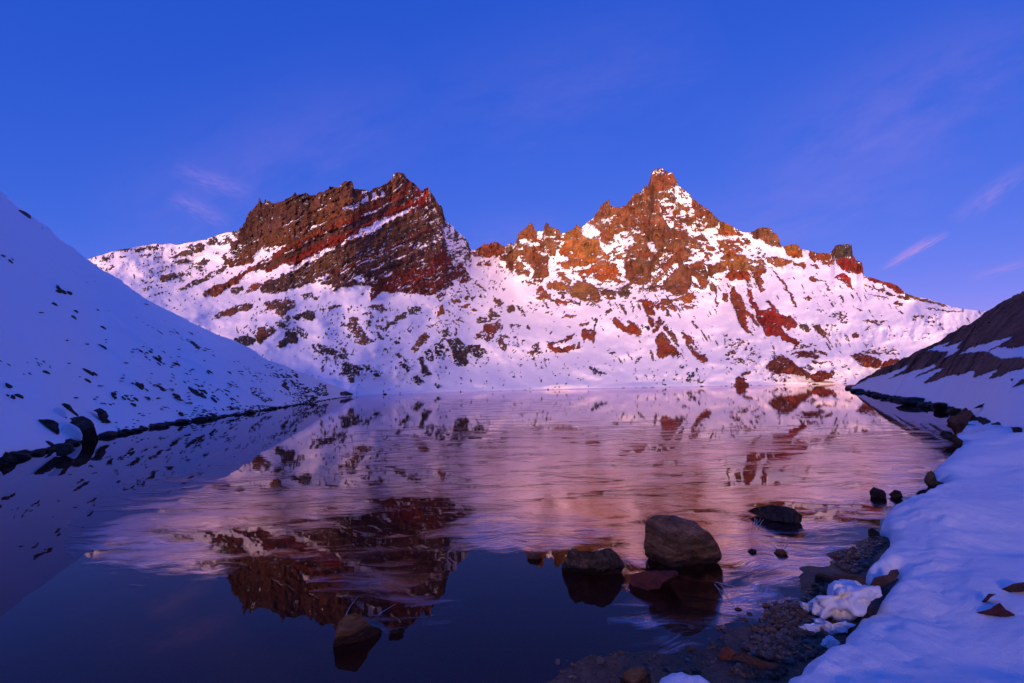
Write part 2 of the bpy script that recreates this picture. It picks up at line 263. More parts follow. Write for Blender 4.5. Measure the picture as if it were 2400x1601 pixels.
    ('2285,940 2320,935 2335,950 2295,952', .9, 'd'), ('1280,830 1440,850 1460,890 1350,880', .18, 'd'), ('2080,740 2130,735 2120,755', .6, 'b'), ('100,935 130,940 130,950', .7, 'd'), ('340,970 370,968 365,982', .7, 'd'), ('845,945 865,945 860,957', .7, 'd'), ('590,870 620,880 610,920 595,910', .4, 'b'), ('640,800 680,800 670,825', .35, 'b'), ('1010,820 1250,900 1240,940 1110,900', .09, 'd'), ('1880,900 2351,850 2351,1000 1900,990', .12, 'd')): R(7, d, h, 'o', s)
# summit rocks of the right peak
for s, d, h in (('0,700 40,697 80,655 120,640 160,640 220,650 255,680 222,735 150,747 80,737 20,732', .88, 'r'), ('40,782 160,762 152,802 60,802', .7, 'r'), ('240,772 260,670 330,600 335,580 385,530 420,490 445,490 462,560 470,620 512,650 542,740 540,800 562,860 540,882 500,902 470,942 440,922 430,882 440,832 420,792 350,742 320,762 382,802 422,842 400,872 340,862 300,832 260,812', .88, 'b'),
    ('512,540 515,500 560,500 560,545 625,545 627,600 610,682 590,722 550,737 530,692 510,652 505,602', .87, 'b'), ('640,590 720,565 730,510 765,510 772,545 765,590 830,622 890,612 902,682 930,712 972,742 900,772 830,792 770,807 700,802 650,822 630,792 600,782 690,757 700,762 680,737 625,732 620,702 650,642', .94, 'y'),
    ('835,505 880,430 960,330 975,385 1000,410 1080,390 1110,310 1180,285 1205,230 1250,160 1262,130 1330,115 1380,150 1425,185 1450,245 1400,268 1300,287 1300,342 1310,422 1322,462 1382,542 1392,562 1402,502 1460,502 1482,542 1502,592 1562,642 1532,692 1480,762 1400,802 1322,832 1332,792 1402,742 1442,722 1422,700 1350,717 1290,772 1322,782 1250,852 1242,902 1180,927 1110,922 1070,882 1080,822 1060,772 1100,722 1090,682 1140,652 1130,602 1060,612 1040,602 1100,562 1150,532 1110,532 1000,592 960,662 920,642 900,562 860,522', .95, 'b'),
    ('1290,295 1455,260 1545,340 1640,405 1730,490 1690,532 1600,542 1480,522 1400,502 1330,462 1310,382', .60, 'b'), ('1560,420 1640,412 1725,490 1700,530 1640,520 1570,500', .85, 'b'), ('1500,642 1560,602 1622,602 1642,642 1580,652 1602,682 1560,692', .85, 'b'), ('1620,672 1680,668 1702,690 1670,712 1630,692', .95, 'o'), ('1700,532 1760,530 1832,560 1842,592 1790,592 1720,582', .92, 'o'), ('1768,625 1860,618 1882,640 1800,642', .92, 'o'), ('1840,572 1890,592 1872,612 1850,600', .92, 'o'),
    ('1710,632 1770,618 1782,660 1832,680 1842,712 1902,732 1962,762 2032,792 2042,812 1962,832 1880,832 1800,832 1740,802 1720,762 1750,722 1720,682', .86, 'y'), ('1640,802 1700,790 1720,780 1752,800 1792,832 1740,852 1700,842 1680,882 1650,872', .93, 'b'), ('1508,800 1560,770 1602,770 1642,862 1642,932 1622,962 1590,962 1570,892 1530,862', .95, 'b'), ('1418,1032 1480,1000 1540,980 1552,1042 1500,1052 1440,1037', .95, 'y'),
    ('700,852 800,830 880,780 960,768 1012,800 1042,862 1000,882 960,907 880,902 850,882 902,852 830,857 760,872', .9, 'o'), ('600,850 640,848 702,900 692,942 640,962 600,962 558,932 600,912', .9, 'y'), ('900,972 960,963 1012,990 990,1042 950,1042', .75, 'b'), ('1010,992 1080,930 1112,940 1060,972 1112,990 1100,1017 1040,1017', .88, 'g'), ('1190,982 1250,940 1302,940 1270,972 1210,987', .88, 'g'),
    ('1650,932 1712,950 1702,1002 1660,972', .9, 'b'), ('1690,990 1722,1062 1700,1082', .9, 'r'), ('1740,990 1780,990 1780,1060 1750,1030', .75, 'b'), ('1260,890 1320,880 1330,910 1270,915', .8, 'o'), ('980,700 1060,680 1060,720 1000,730', .45, 'b'), ('1090,780 1130,690 1150,760 1110,790', .6, 'b'),
    ('1930,582 2005,530 2085,545 2132,600 2152,680 2100,662 2040,642 1990,612', .96, 'b'), ('2160,682 2200,650 2255,645 2287,690 2292,747 2240,742 2190,722', .96, 'o'), ('2020,747 2080,740 2150,740 2202,770 2180,802 2120,802 2060,782', .9, 'o'), ('2220,770 2320,790 2312,812 2240,802', .9, 'o'),
    ('1760,872 1800,840 1902,830 1922,852 1932,922 1920,942 1900,902 1830,902 1790,917', .93, 'r'), ('1940,842 2000,820 2052,830 2042,852 2010,872 2032,972 2010,987 1990,932 1950,872', .93, 'r')): R(2, d, h, 's', s)
for s in ('320,742 345,728 420,790 442,830 425,852 380,812', '330,625 370,615 420,642 480,645 480,668 410,672 350,655', '930,485 1020,440 1002,470 940,495', '900,470 990,495 930,525', '1040,606 1100,560 1162,530 1164,570 1080,602', '1340,425 1370,398 1384,430 1350,452', '1328,480 1350,500 1392,520 1388,556 1360,532', '1395,300 1470,278 1495,320 1560,380 1520,402 1440,372 1410,340', '560,570 600,560 615,580 570,590', '1500,660 1560,700 1600,780 1560,760', '1215,640 1260,640 1300,700 1270,720 1240,680'): S(2, s)
# red slope on the right
for s, d, h in (('300,545 360,570 400,630 450,700 522,832 508,832 440,722 385,632 350,562', .9, 'r'), ('528,848 574,882 560,872', .9, 'r'), ('33,740 50,698 80,720 122,770 142,840 202,910 242,992 210,972 150,902 150,962 207,1062 150,1022 110,982 100,932 60,852', .97, 'r'), ('163,690 190,720 202,790 262,860 300,882 340,852 298,792 322,783 362,850 422,900 482,930 528,962 510,1002 460,1022 430,992 410,1002 470,1072 562,1107 545,1132 480,1112 400,1062 330,1062 290,1052 270,992 230,942 220,882 180,812', .985, 'rr'),
    ('543,970 590,973 637,1042 600,1037 550,1002', .88, 'g'), ('638,965 700,973 722,1010 767,1062 740,1072 700,1042 660,1002', .88, 'b'), ('613,635 650,628 722,666 650,652', .92, 'b'), ('793,622 850,600 927,625 922,670 942,722 880,682 830,652', .96, 'rr'), ('940,722 1012,776 980,752', .8, 'r'), ('780,456 800,390 885,370 935,385 937,470 860,487 810,482', .97, 'd'), ('600,452 700,458 800,470 802,532 720,527 650,502', .92, 'r'), ('803,490 860,485 942,480 962,500 1008,515 1020,617 960,602 900,582 850,552 820,522', .98, 'rr'),
    ('270,482 330,480 390,500 400,478 440,480 482,510 440,537 360,542 300,502', .9, 'o'), ('488,515 602,530 580,557 520,532', .93, 'o'), ('633,535 660,530 692,560 665,567', .95, 'rr'), ('1020,620 1090,632 1160,655 1252,676 1325,745 1260,737 1180,697 1100,667', .94, 'rr'), ('1010,672 1100,695 1232,740 1362,780 1340,792 1220,757 1100,712', .6, 'b'), ('1048,740 1120,755 1182,772 1160,782', .9, 'r'), ('1160,745 1232,752 1225,765', .85, 'b'), ('1232,822 1260,795 1302,815 1290,832', .97, 'b'),
    ('1328,752 1450,778 1560,808 1652,835 1600,837 1480,807 1380,782', .93, 'y'), ('1468,856 1600,868 1750,876 1620,884', .9, 'b'), ('558,772 610,763 637,802 590,797', .75, 'r'), ('838,780 882,806 860,800', .9, 'r'), ('1010,937 1100,938 1192,960 1130,982 1060,957', .72, 'y'), ('933,1050 960,1040 987,1062 950,1072', .95, 'r'), ('1288,1070 1342,1050 1330,1067', .95, 'rr'), ('840,930 900,940 910,970 860,960', .6, 'r'), ('730,680 780,700 780,745 750,720', .5, 'b'), ('690,730 770,790 790,830 720,770', .25, 'b'), ('650,860 880,880 900,960 700,900', .14, 'b'), ('720,960 850,1000 840,1100 740,1060', .14, 'r'), ('0,1040 280,1140 250,1260 0,1270', .13, 'r'), ('1360,900 1640,900 1640,1000 1400,980', .07, 'b'), ('1000,990 1500,1010 1480,1090 1000,1080', .05, 'b'), ('955,850 1010,868 1000,880', .9, 'r'), ('1250,860 1320,885 1290,892', .6, 'r'),
    ('293,1292 330,1240 390,1200 430,1193 470,1230 522,1265 592,1310 642,1352 610,1370 540,1347 440,1332 360,1332 310,1312', .97, 'k'), ('628,1372 650,1330 720,1310 812,1330 792,1372 720,1392 660,1387', .93, 'k'), ('478,1192 560,1168 640,1180 702,1217 640,1222 560,1207', .93, 'k'), ('430,1172 540,1125 640,1113 702,1132 600,1137 520,1157', .6, 'k'), ('638,1160 720,1178 752,1202 700,1197', .85, 'k'), ('918,1200 1000,1188 1082,1210 1152,1245 1140,1272 1090,1302 1030,1287 960,1242', .95, 'k'), ('1128,1292 1180,1250 1252,1228 1290,1240 1200,1292 1150,1307', .9, 'k'), ('630,1245 780,1245 790,1262 650,1262', .6, 'k'), ('1000,1180 1060,1165 1160,1190 1140,1210', .6, 'k'), ('570,1290 600,1270 640,1290 620,1310', .8, 'k'), ('840,1270 900,1280 910,1310 860,1300', .5, 'k'), ('43,1417 90,1375 120,1370 152,1390 187,1417 120,1425', .95, 'k'), ('110,1345 180,1325 190,1340 140,1355', .7, 'k'), ('950,1340 970,1330 980,1345', .9, 'k'), ('50,1240 110,1220 150,1240 100,1265', .7, 'r'), ('180,1230 200,1240 195,1250', .8, 'k'), ('200,1290 500,1370 700,1400 300,1400', .12, 'k'), ('780,1260 900,1300 890,1400 800,1330', .10, 'k'), ('1000,1130 1300,1160 1280,1220 1100,1170', .15, 'k')): R(3, d, h, 'o', s)
HUE = {'b': (.165, .070, .032), 'o': (.275, .086, .022), 'y': (.265, .112, .032), 'r': (.240, .060, .022), 'rr': (.270, .036, .020), 'or': (.270, .060, .018), 'g': (.105, .062, .036), 'd': (.075, .048, .036), 'k': (.190, .048, .024), 'col': (.22, .10, .03)}
# ------------------------------------------------------------------ materials
def new_mat(name):
    m = bpy.data.materials.new(name); m.use_nodes = True
    nt = m.node_tree; b = nt.nodes['Principled BSDF']
    return m, nt, b
def noise_node(nt, vec, scale, detail=5, rough=0.55, dist=0.0):
    n = N(nt, 'ShaderNodeTexNoise'); n.inputs['Scale'].default_value = scale; n.inputs['Detail'].default_value = detail
    n.inputs['Roughness'].default_value = rough; n.inputs['Distortion'].default_value = dist
    nt.links.new(vec, n.inputs['Vector']); return n.outputs[0]
def ramp(nt, fac, stops):
    r = N(nt, 'ShaderNodeValToRGB'); nt.links.new(fac, r.inputs[0]); e = r.color_ramp.elements
    while len(e) < len(stops): e.new(0.5)
    for k, (p, c) in enumerate(stops): e[k].position = p; e[k].color = (*c, 1)
    return r.outputs[0]
def mixc(nt, typ, fac, a, b):
    m = N(nt, 'ShaderNodeMix', data_type='RGBA', blend_type=typ)
    for s, v in ((0, fac), (6, a), (7, b)):
        if isinstance(v, (int, float)): m.inputs[s].default_value = v
        elif isinstance(v, tuple): m.inputs[s].default_value = (*v, 1)
        else: nt.links.new(v, m.inputs[s])
    return m.outputs[2]
def bump(nt, h, strength, dist, b, normal=None):
    n = N(nt, 'ShaderNodeBump'); n.inputs['Strength'].default_value = strength; n.inputs['Distance'].default_value = dist
    nt.links.new(h, n.inputs['Height'])
    if normal is not None: nt.links.new(normal, n.inputs['Normal'])
    if b is not None: nt.links.new(n.outputs[0], b.inputs['Normal'])
    return n.outputs[0]
SNOW = (0.94, 0.94, 0.98)

def terrain_mat(name, s1, s2, bdist, sbump):
    """per-vertex albedo (snow or the rock's own colour) broken up by grain and relief; s1, s2 are feature sizes per metre"""
    m, nt, b = new_mat(name)
    at = N(nt, 'ShaderNodeAttribute', attribute_name='albedo'); rk = N(nt, 'ShaderNodeAttribute', attribute_name='rock')
    tc = N(nt, 'ShaderNodeTexCoord'); v = tc.outputs['Object']
    n1 = noise_node(nt, v, s1, 6, 0.6); n2 = noise_node(nt, v, s2, 5, 0.65)
    mp = N(nt, 'ShaderNodeMapping'); mp.inputs['Scale'].default_value = (1, 1, 0.18); nt.links.new(v, mp.inputs[0])
    n3 = noise_node(nt, mp.outputs[0], s1 * 1.6, 4, 0.6)
    var = M(nt, 'ADD', M(nt, 'MULTIPLY', n1, 0.9), M(nt, 'ADD', M(nt, 'MULTIPLY', n2, 0.8), M(nt, 'MULTIPLY', n3, 0.6)))
    var = M(nt, 'MAXIMUM', M(nt, 'SUBTRACT', M(nt, 'MULTIPLY', var, 1.9), 1.15), 0.25)
    cv = N(nt, 'ShaderNodeCombineColor')
    for i in range(3): nt.links.new(var, cv.inputs[i])
    rock = mixc(nt, 'MULTIPLY', 1.0, at.outputs['Color'], cv.outputs[0])
    nt.links.new(mixc(nt, 'MIX', rk.outputs['Fac'], at.outputs['Color'], rock), b.inputs['Base Color'])
    rough = M(nt, 'ADD', 0.55, M(nt, 'MULTIPLY', rk.outputs['Fac'], 0.35)); nt.links.new(rough, b.inputs['Roughness'])
    b.inputs['Specular IOR Level'].default_value = 0.2
    h = M(nt, 'MULTIPLY', M(nt, 'ADD', M(nt, 'ADD', n1, n3), M(nt, 'MULTIPLY', n2, 0.5)), M(nt, 'ADD', sbump, M(nt, 'MULTIPLY', rk.outputs['Fac'], 1 - sbump)))
    bump(nt, h, 0.9, bdist, b)
    return m
MT_MOUNT = terrain_mat('mountain_ground', 0.06, 0.35, 4.0, 0.04)
MT_SLOPE = terrain_mat('slope_ground', 0.5, 3.0, 0.35, 0.10)

def curve(c, x): return np.interp(x, c[:, 0], c[:, 1])
def rank(n):
    r = np.empty(n.size); r[np.argsort(n.ravel())] = np.linspace(0, 1, n.size); return r.reshape(n.shape)

# ------------------------------------------------------------------ the mountain
def build_mountain():
    pxs = np.concatenate([np.arange(-400, 180, 8.0), np.arange(180, 2330, 1.75), np.arange(2330, 2900, 8.0)])
    NR = 285; t = np.linspace(0, 1, NR)
    sky = curve(SKYLINE, pxs); shore = curve(FARSHORE, pxs)
    rocky = smooth(540, 560, pxs) * (1 - smooth(1660, 1720, pxs))
    sky = sky - rocky * (fbm(pxs / 5.0, pxs * 0, 3, 5) * 2.6 + fbm(pxs / 16.0, pxs * 0 + 9, 2, 6) * 2.0)
    sky = sky + (1 - rocky) * fbm(pxs / 9.0, pxs * 0, 3, 15) * 1.0
    PX = np.repeat(pxs[None], NR, 0); skyS = boxblur(sky[None], 0, 22)[0]; skyS = np.where((pxs < 190) | (pxs > 2320), sky, skyS)
    PY = shore[None] + (skyS - shore)[None] * t[:, None] + (sky - skyS)[None] * smooth(0.62, 1.0, t)[:, None]
    D = rays(PX, PY); TAU = D[..., 2]
    # ---- what is rock
    wx = fbm(PX / 17, PY / 15, 3, 1) * 6 + fbm(PX / 5, PY / 5, 2, 2) * 3.2
    wy = fbm(PX / 17, PY / 15, 3, 3) * 6 + fbm(PX / 5, PY / 5, 2, 4) * 3.2
    QX = PX + wx; QY = PY + wy
    u1 = rank(fbm(PX / 6.5, PY / 4.6, 4, 11, 0.72) + 0.30 * fbm(PX / 30, PY / 24, 2, 12))
    X1 = (PX - 400) * 2.939; Y1 = (PY - 350) * 2.939
    Wb = Y1 + 0.48 * X1 + fbm(PX / 70, PY / 50, 3, 21) * 26 + fbm(PX / 12, PY / 9, 2, 22) * 7
    ub = rank(fbm(PX / 9, Wb / 9, 4, 13, 0.62) + 0.3 * fbm(PX / 45, PY / 30, 2, 14))
    us = rank(fbm(PX / 13, PY / 5.0, 4, 16, 0.6) + 0.45 * fbm((PX + 0.25 * PY) / 8, PY / 22, 3, 17))
    rock = np.zeros(PX.shape); alb = np.empty(PX.shape + (3,)); alb[:] = SNOW
    lab = np.zeros(PX.shape, int); hard = np.zeros(PX.shape)
    BAND = np.array([[600, .100, .056, .038], [860, .105, .056, .036], [905, .120, .060, .032], [930, .150, .075, .032], [955, .120, .060, .034], [990, .190, .078, .026], [1010, .115, .056, .034], [1045, .175, .068, .024],
                     [1070, .215, .046, .018], [1088, .200, .044, .020], [1100, .110, .055, .034], [1138, .115, .060, .040], [1150, .235, .036, .018], [1210, .220, .034, .020], [1225, .120, .066, .036], [1330, .140, .080, .040], [1380, .115, .064, .036],
                     [1398, .180, .046, .026], [1420, .125, .066, .038], [1500, .105, .058, .040], [1590, .115, .056, .036], [1625, .190, .046, .022], [1700, .200, .036, .020], [1760, .150, .046, .026], [1850, .190, .042, .022], [2000, .16, .05, .025]])
    bandc = np.stack([np.interp(Wb, BAND[:, 0], BAND[:, k]) for k in (1, 2, 3)], -1) * np.array((0.88, 0.76, 0.82))
    low = smooth(1500, 1350, X1) * smooth(560, 700, Y1)            # the tail of the bands, down-left
    VAR = [fbm(PX / 15, PY / 12, 3, 40 + j, 0.6) for j in range(3)] + [fbm(PX / 30, PY / 22, 2, 90 + j) for j in range(2)]
    bandv = (0.85 + 0.35 * fbm(PX / 14, PY / 11, 3, 95, 0.6))[..., None]
    for k, (poly, dens, hue, kind) in enumerate(ROCK):
        m = inside(QX, QY, poly)
        if not m.any(): continue
        if kind == 'm':
            d = dens - 0.12 * smooth(1560, 1720, X1) - 0.04 * smooth(1150, 1250, Wb) * smooth(500, 800, Y1)
            r = m & (ub < d)
        else:
            r = m & ((us if kind == 's' else u1) < dens + (0.02 if kind == 's' else 0))
        lab[m] = k + 1
        rock[r] = 1; hard[m] = np.maximum(hard[m], {'m': 1.0, 's': 0.85, 'o': 0.35}[kind])
        if hue == 'band': alb[r] = bandc[r] * bandv[r]
        else:
            c = np.array(HUE[hue]); v = 1 + 0.45 * VAR[k % 3][r]
            g = VAR[3 + k % 2][r]
            alb[r] = c * v[:, None]
            alb[r] *= np.stack([1 + 0.10 * g, 1 - 0.25 * g, 1 - 0.3 * g], -1)
        rock[m & ~r] = 0; alb[m & ~r] = SNOW
    wl = rank(fbm(PX / 26, PY / 20, 3, 18))
    for w_, hw in ((905, 5), (1010, 4), (1092, 4), (1345, 5), (1420, 5), (1500, 6), (1592, 7)):
        l = (lab == 1) & (np.abs(Wb - w_) < hw) & (wl > 0.66) & (ub < 0.93)
        rock[l] = 0; alb[l] = SNOW
    for poly in SNOWCUT:
        m = inside(QX, QY, poly); m &= u1 < (0.80 if poly[:, 0].min() > 1400 else 0.95)
        rock[m] = 0; alb[m] = SNOW
    # skyline crest of the summits carries bare rock and a few caps of snow
    it = int(0.955 * NR); tp = t > 0.955; ok = (lab[it] > 0) & (rock[it - 4:it].mean(0) > 0.4) & (pxs > 545)
    for a_ in (rock, lab, hard): a_[np.ix_(tp, ok)] = np.maximum(a_[it - 3, ok], a_[it, ok])[None]
    alb[np.ix_(tp, ok)] = np.minimum(alb[it - 3, ok], alb[it, ok])[None]; rock[np.ix_(tp, ok)] = 1; alb[np.ix_(tp, ok)] = np.minimum(alb[np.ix_(tp, ok)], 0.2)
    crest = (t[:, None] > 0.97) & (u1 > 0.93) & (rock > 0); rock[crest] = 0; alb[crest] = SNOW
    # scattered stones on the snow
    HUL2 = P(2, '120,700 330,560 500,500 900,350 1250,140 1500,260 1740,480 1900,600 2080,760 2000,830 1640,930 1560,1060 1420,1090 1050,1040 900,1080 560,1070 400,930 260,860')
    frag = inside(QX, QY, HUL2) & (lab == 0) & (rank(fbm(PX / 12, PY / 5.5, 4, 81, 0.62) + 0.4 * fbm(PX / 40, PY / 25, 2, 82)) > 0.74) & (u1 < 0.9)
    rock[frag] = 1; hard[frag] = np.maximum(hard[frag], 0.6); gg = VAR[3][frag][:, None]
    alb[frag] = np.array(HUE['b']) * (1 + 0.4 * VAR[0][frag][:, None]) * (1 - 0.4 * (gg > 0)) + np.array(HUE['o']) * 0.4 * (gg > 0)
    fl_ = np.where(PX > 1380, rank(fbm((PX - 0.55 * PY) / 4.2, PY / 24.0, 4, 77, 0.62)), rank(fbm((PX - 0.2 * PY) / 4.5, (PY + .2 * PX) / 6.0, 4, 79, 0.62))); zone = rank(fbm(PX / 70, PY / 40, 3, 78))
    sc = (rock < 0.5) & (lab == 0) & (fl_ > 0.994 - np.where(PX > 1380, 0.045, 0.085) * smooth(0.5, 0.95, zone) * smooth(0.04, 0.2, t)[:, None])
    rock[sc] = 1; alb[sc] = np.array(HUE['b']) * 0.9
    # ---- distances: steep where there is rock, gentler on snow
    rb = boxblur(rock * 0.5 + hard * 0.5, 6, 8)
    S = 0.40 + 0.55 * smooth(0.0, 0.40, TAU); S = S + (2.3 - S) * np.clip(rb * hard.max() * 1.15, 0, 1) * (0.25 + 0.75 * boxblur(hard, 6, 8))
    S = boxblur(np.maximum(S, TAU + 0.24), 4, 5)
    dT = np.diff(TAU, axis=0); lnr = np.zeros(PX.shape)
    lnr[1:] = np.cumsum(np.clip(dT, 0, None) / np.maximum(S[1:] - TAU[1:], 0.15), axis=0)
    lnr = boxblur(lnr, 2, 14) * 0.35 + boxblur(lnr, 3, 80) * 0.65; lnr -= lnr[0]
    RR = boxblur(curve(FARDIST, pxs)[None], 0, 45) * np.exp(lnr)
    # ---- relief
    pl = np.clip((1037 - PX) * 0.10, 0, 50) * smooth(780, 620, PY) * (PX < 1037)
    pr = np.clip((PX - 1037) * 0.60, 0, 60) * smooth(790, 620, PY) * smooth(1420, 1180, PX) * (PX >= 1037)
    mm = boxblur(((lab == 1) | (lab == 2)).astype(float), 5, 7)
    RR = RR + pl + pr
    RR = RR + smooth(760, 600, PY) * smooth(1130, 1220, PX) * np.abs(PX - 1565) * 0.10
    hb = boxblur(rock, 1, 1); sm = boxblur(hard, 4, 5)
    gul = ridged(PX / 36, PY / 95, 3, 51); rel = 0
    rel = rel - sm * (1 - mm) * (gul - 0.5) * 20 - sm * (1 - mm) * fbm(PX / 15, PY / 20, 4, 52, 0.6) * 9
    rel = rel - sm * fbm(PX / 7, PY / 6, 4, 53, 0.65) * 3.6 - sm * (1 - mm) * (ridged(PX / 11, PY / 30, 3, 63) - .5) * 5
    rel = rel - mm * (fbm(Wb / 40, PX / 260, 3, 54) * 3.4 + fbm(Wb / 14, PX / 120, 2, 55) * 1.1 + (ridged(PX / 17, PY / 70, 2, 56) - .5) * 2.5 * smooth(1250, 1000, Wb) + (ridged((PX + 0.3 * PY) / 34 + fbm(PX / 60, PY / 50, 2, 62), PY / 80, 4, 57) - .5) * 8)
    rel = rel - hb * (1.2 + 1.3 * sm)
    sn = 1 - sm
    rel = rel - sn * (fbm(PX / 150, PY / 80, 3, 58) * 24 + fbm(PX / 50, PY / 32, 3, 59) * 8.0 + fbm(PX / 14, PY / 10, 3, 60) * 0.9)
    flute = smooth(1560, 1680, PX) * smooth(620, 700, PY)
    rel = rel - sn * flute * fbm((PX - 0.55 * PY) / 16, PY / 160, 3, 61) * 1.6
    hump = np.exp(-(((PX - 425) / 55) ** 2 + ((PY - 742) / 22) ** 2)); rel = rel - hump * 16
    knoll = np.exp(-(((PX - 1865) / 95) ** 2 + ((PY - 858) / 32) ** 2)) + np.exp(-(((PX - 2030) / 60) ** 2 + ((PY - 850) / 25) ** 2)); rel = rel - knoll * 22
    for cx, cyy, a, bb, amp in ((1345, 790, 60, 45, 14), (1310, 745, 70, 25, -8), (1390, 740, 26, 40, 12), (810, 770, 40, 60, -18), (700, 790, 60, 40, -14), (660, 740, 40, 40, 10), (880, 730, 45, 30, 8), (1000, 760, 40, 30, -8), (1050, 800, 60, 40, 12), (1160, 780, 40, 50, 8), (1230, 850, 90, 30, -10), (950, 850, 50, 40, 8), (850, 880, 60, 40, 8)):
        rel = rel - np.exp(-(((PX - cx) / a) ** 2 + ((PY - cyy) / bb) ** 2)) * amp * (1.9 if cx < 1200 else 1.3)
    fade = smooth(0.0, 0.03, t)[:, None]
    RR = RR + rel * (RR / 550.0) * fade
    V = D * RR[..., None]; V[..., 2] += CAMH
    # foot below the water and the far side behind the skyline
    foot = V[0].copy(); foot[:, 2] = -0.45; foot[:, :2] *= 0.965
    back = []; top = V[-1]; zs = top[:, 2]
    for dr, bl in ((3, 1), (9, 3), (22, 8), (55, 20), (140, 40), (320, 60)):
        p = top.copy(); k = 1 + dr / np.hypot(top[:, 0], top[:, 1]); p[:, 0] *= k; p[:, 1] *= k
        zb = boxblur(zs[None], 0, bl)[0]; p[:, 2] = np.minimum(zs, zb) - dr * 0.75; back.append(p)
    ALL = np.concatenate([foot[None], V] + [b[None] for b in back]); nr, nc = ALL.shape[:2]
    pad = lambda a: np.concatenate([a[:1], a] + [a[-1:]] * len(back))
    A = {'albedo': pad(alb).reshape(-1, 3), 'rock': pad(rock).reshape(-1)}
    L = pad(lab).reshape(-1); Vf = ALL.reshape(-1, 3); Q = grid_quads(nr, nc)
    HULL = P(2, '0,560 500,420 1000,250 1300,60 1500,200 1760,480 1800,540 1900,640 2040,820 1640,970 1460,1070 1100,1040 900,1070 560,1060 400,900 240,800 20,810')
    PXf = pad(PX).reshape(-1); PYf = pad(PY).reshape(-1)
    isin = inside(PXf, PYf, HULL)
    fl = L[Q].max(1); fh = isin[Q].all(1)
    massif = (fl == 1) | (fl == 2)
    own = {}
    used = massif.copy()
    snow = None
    pieces = []
    for k, (poly, dens, hue, kind) in enumerate(ROCK):
        if kind == 'm': continue
        x, y = poly[:, 0], poly[:, 1]
        area = 0.5 * abs(np.dot(x, np.roll(y, 1)) - np.dot(y, np.roll(x, 1)))
        if area < 110 or dens < 0.3: continue
        f = (fl == k + 1) & ~used
        if f.sum() < 12: continue
        used |= f; c = poly.mean(0)
        hi = inside(c[None, 0], c[None, 1], HULL)[0]
        pieces.append((f, kind if hi or kind != 's' else 't', hi))
    slope = structure(sub_mesh('snow_slope', Vf, Q, ~used & ~fh, MT_MOUNT, None, A))
    peak = structure(sub_mesh('summit_peak', Vf, Q, ~used & fh, MT_MOUNT, None, A))
    structure(sub_mesh('banded_peak', Vf, Q, massif, MT_MOUNT, None, A))
    for f, kind, hi in pieces:
        sub_mesh('crag' if hi else 'outcrop', Vf, Q, f, MT_MOUNT, peak if hi else slope, A)
build_mountain(); lap('mountain')

# ------------------------------------------------------------------ the two near hillsides
def hillside_r(px, py, skyc, shorec, smin, k):
    g = np.arange(-1500.0, 3800.0, 4.0); sk = curve(skyc, g)
    tk = boxblur(rays(g, sk)[None, :, 2], 0, 40)[0]; 
    p = on_plane(g, curve(shorec, g), 0.0); rs = np.hypot(p[..., 0], p[..., 1])
    s = boxblur(np.maximum(np.maximum(k * tk, tk + 0.08), smin)[None], 0, 55)[0]
    s = np.interp(px, g, s); rs = np.interp(px, g, boxblur(rs[None], 0, 11)[0])
    d = rays(px, py)
    return d, (s * rs + CAMH) / np.maximum(s - d[..., 2], 0.02), rs
def right_point(px, py):
    d, r, _ = hillside_r(px, py, RIGHT_SKY, RIGHT_SHORE, 0.32, 1.18)
    p = d * r[..., None]; p[..., 2] += CAMH; return p
def left_point(px, py):
    d, r, _ = hillside_r(px, py, LEFT_SKY, LEFT_SHORE, 0.30, 1.16)
    p = d * r[..., None]; p[..., 2] += CAMH; return p
def build_hillside(name, pxs, NR, skyc, shorec, smin, k, rockfn, amp, seed, sr=2.0):
    t = np.concatenate([np.linspace(0, 0.12, NR // 4)[:-1], np.linspace(0.12, 1, NR - NR // 4)]); NR = len(t)
    sky = curve(skyc, pxs) + (fbm(pxs / 14.0, pxs * 0, 4, seed + 9, 0.6) * sr + fbm(pxs / 70.0, pxs * 0, 3, seed + 10) * 5 * smooth(1e-9, 60, np.abs(curve(shorec, pxs) - curve(skyc, pxs)))); shore = curve(shorec, pxs)
    PX = np.repeat(pxs[None], NR, 0); PY = shore[None] + (sky - shore)[None] * t[:, None]
    D, RR, rs = hillside_r(PX, PY, skyc, shorec, smin, k)
    V = D * RR[..., None]; V[..., 2] += CAMH
    rock, alb, lift = rockfn(PX, PY, V, t)
    u = amp * (fbm(V[..., 0] / 9, V[..., 1] / 9, 3, seed) * 1.0 + fbm(V[..., 0] / 2.6, V[..., 1] / 2.6, 4, seed + 3) * 0.40 + (ridged(V[..., 0] / 5 + V[..., 1] / 14, V[..., 1] / 11, 3, seed + 6) - 0.5) * 0.35) + lift
    RR = RR - u * smooth(0, .06, t)[:, None] * np.clip(RR / 30, 0.4, 2.0)
    V = D * RR[..., None]; V[..., 2] += CAMH
    foot = V[0].copy(); foot[:, 2] = -0.5; foot[:, :2] *= 0.97
    back = []
    for dr in (0.03, 0.1, 0.3, 0.8):
        p = V[-1].copy(); p[:, :2] *= 1 + dr; p[:, 2] -= np.maximum(0, p[:, 2]) * dr * 0.8; back.append(p)
    ALL = np.concatenate([foot[None], V] + [b[None] for b in back]); nr, nc = ALL.shape[:2]
    pad = lambda a: np.concatenate([a[:1], a] + [a[-1:]] * 4)
    return structure(mesh_obj(name, ALL.reshape(-1, 3), grid_quads(nr, nc), MT_SLOPE, None, True, {'albedo': pad(alb).reshape(-1, 3), 'rock': pad(rock).reshape(-1)}))

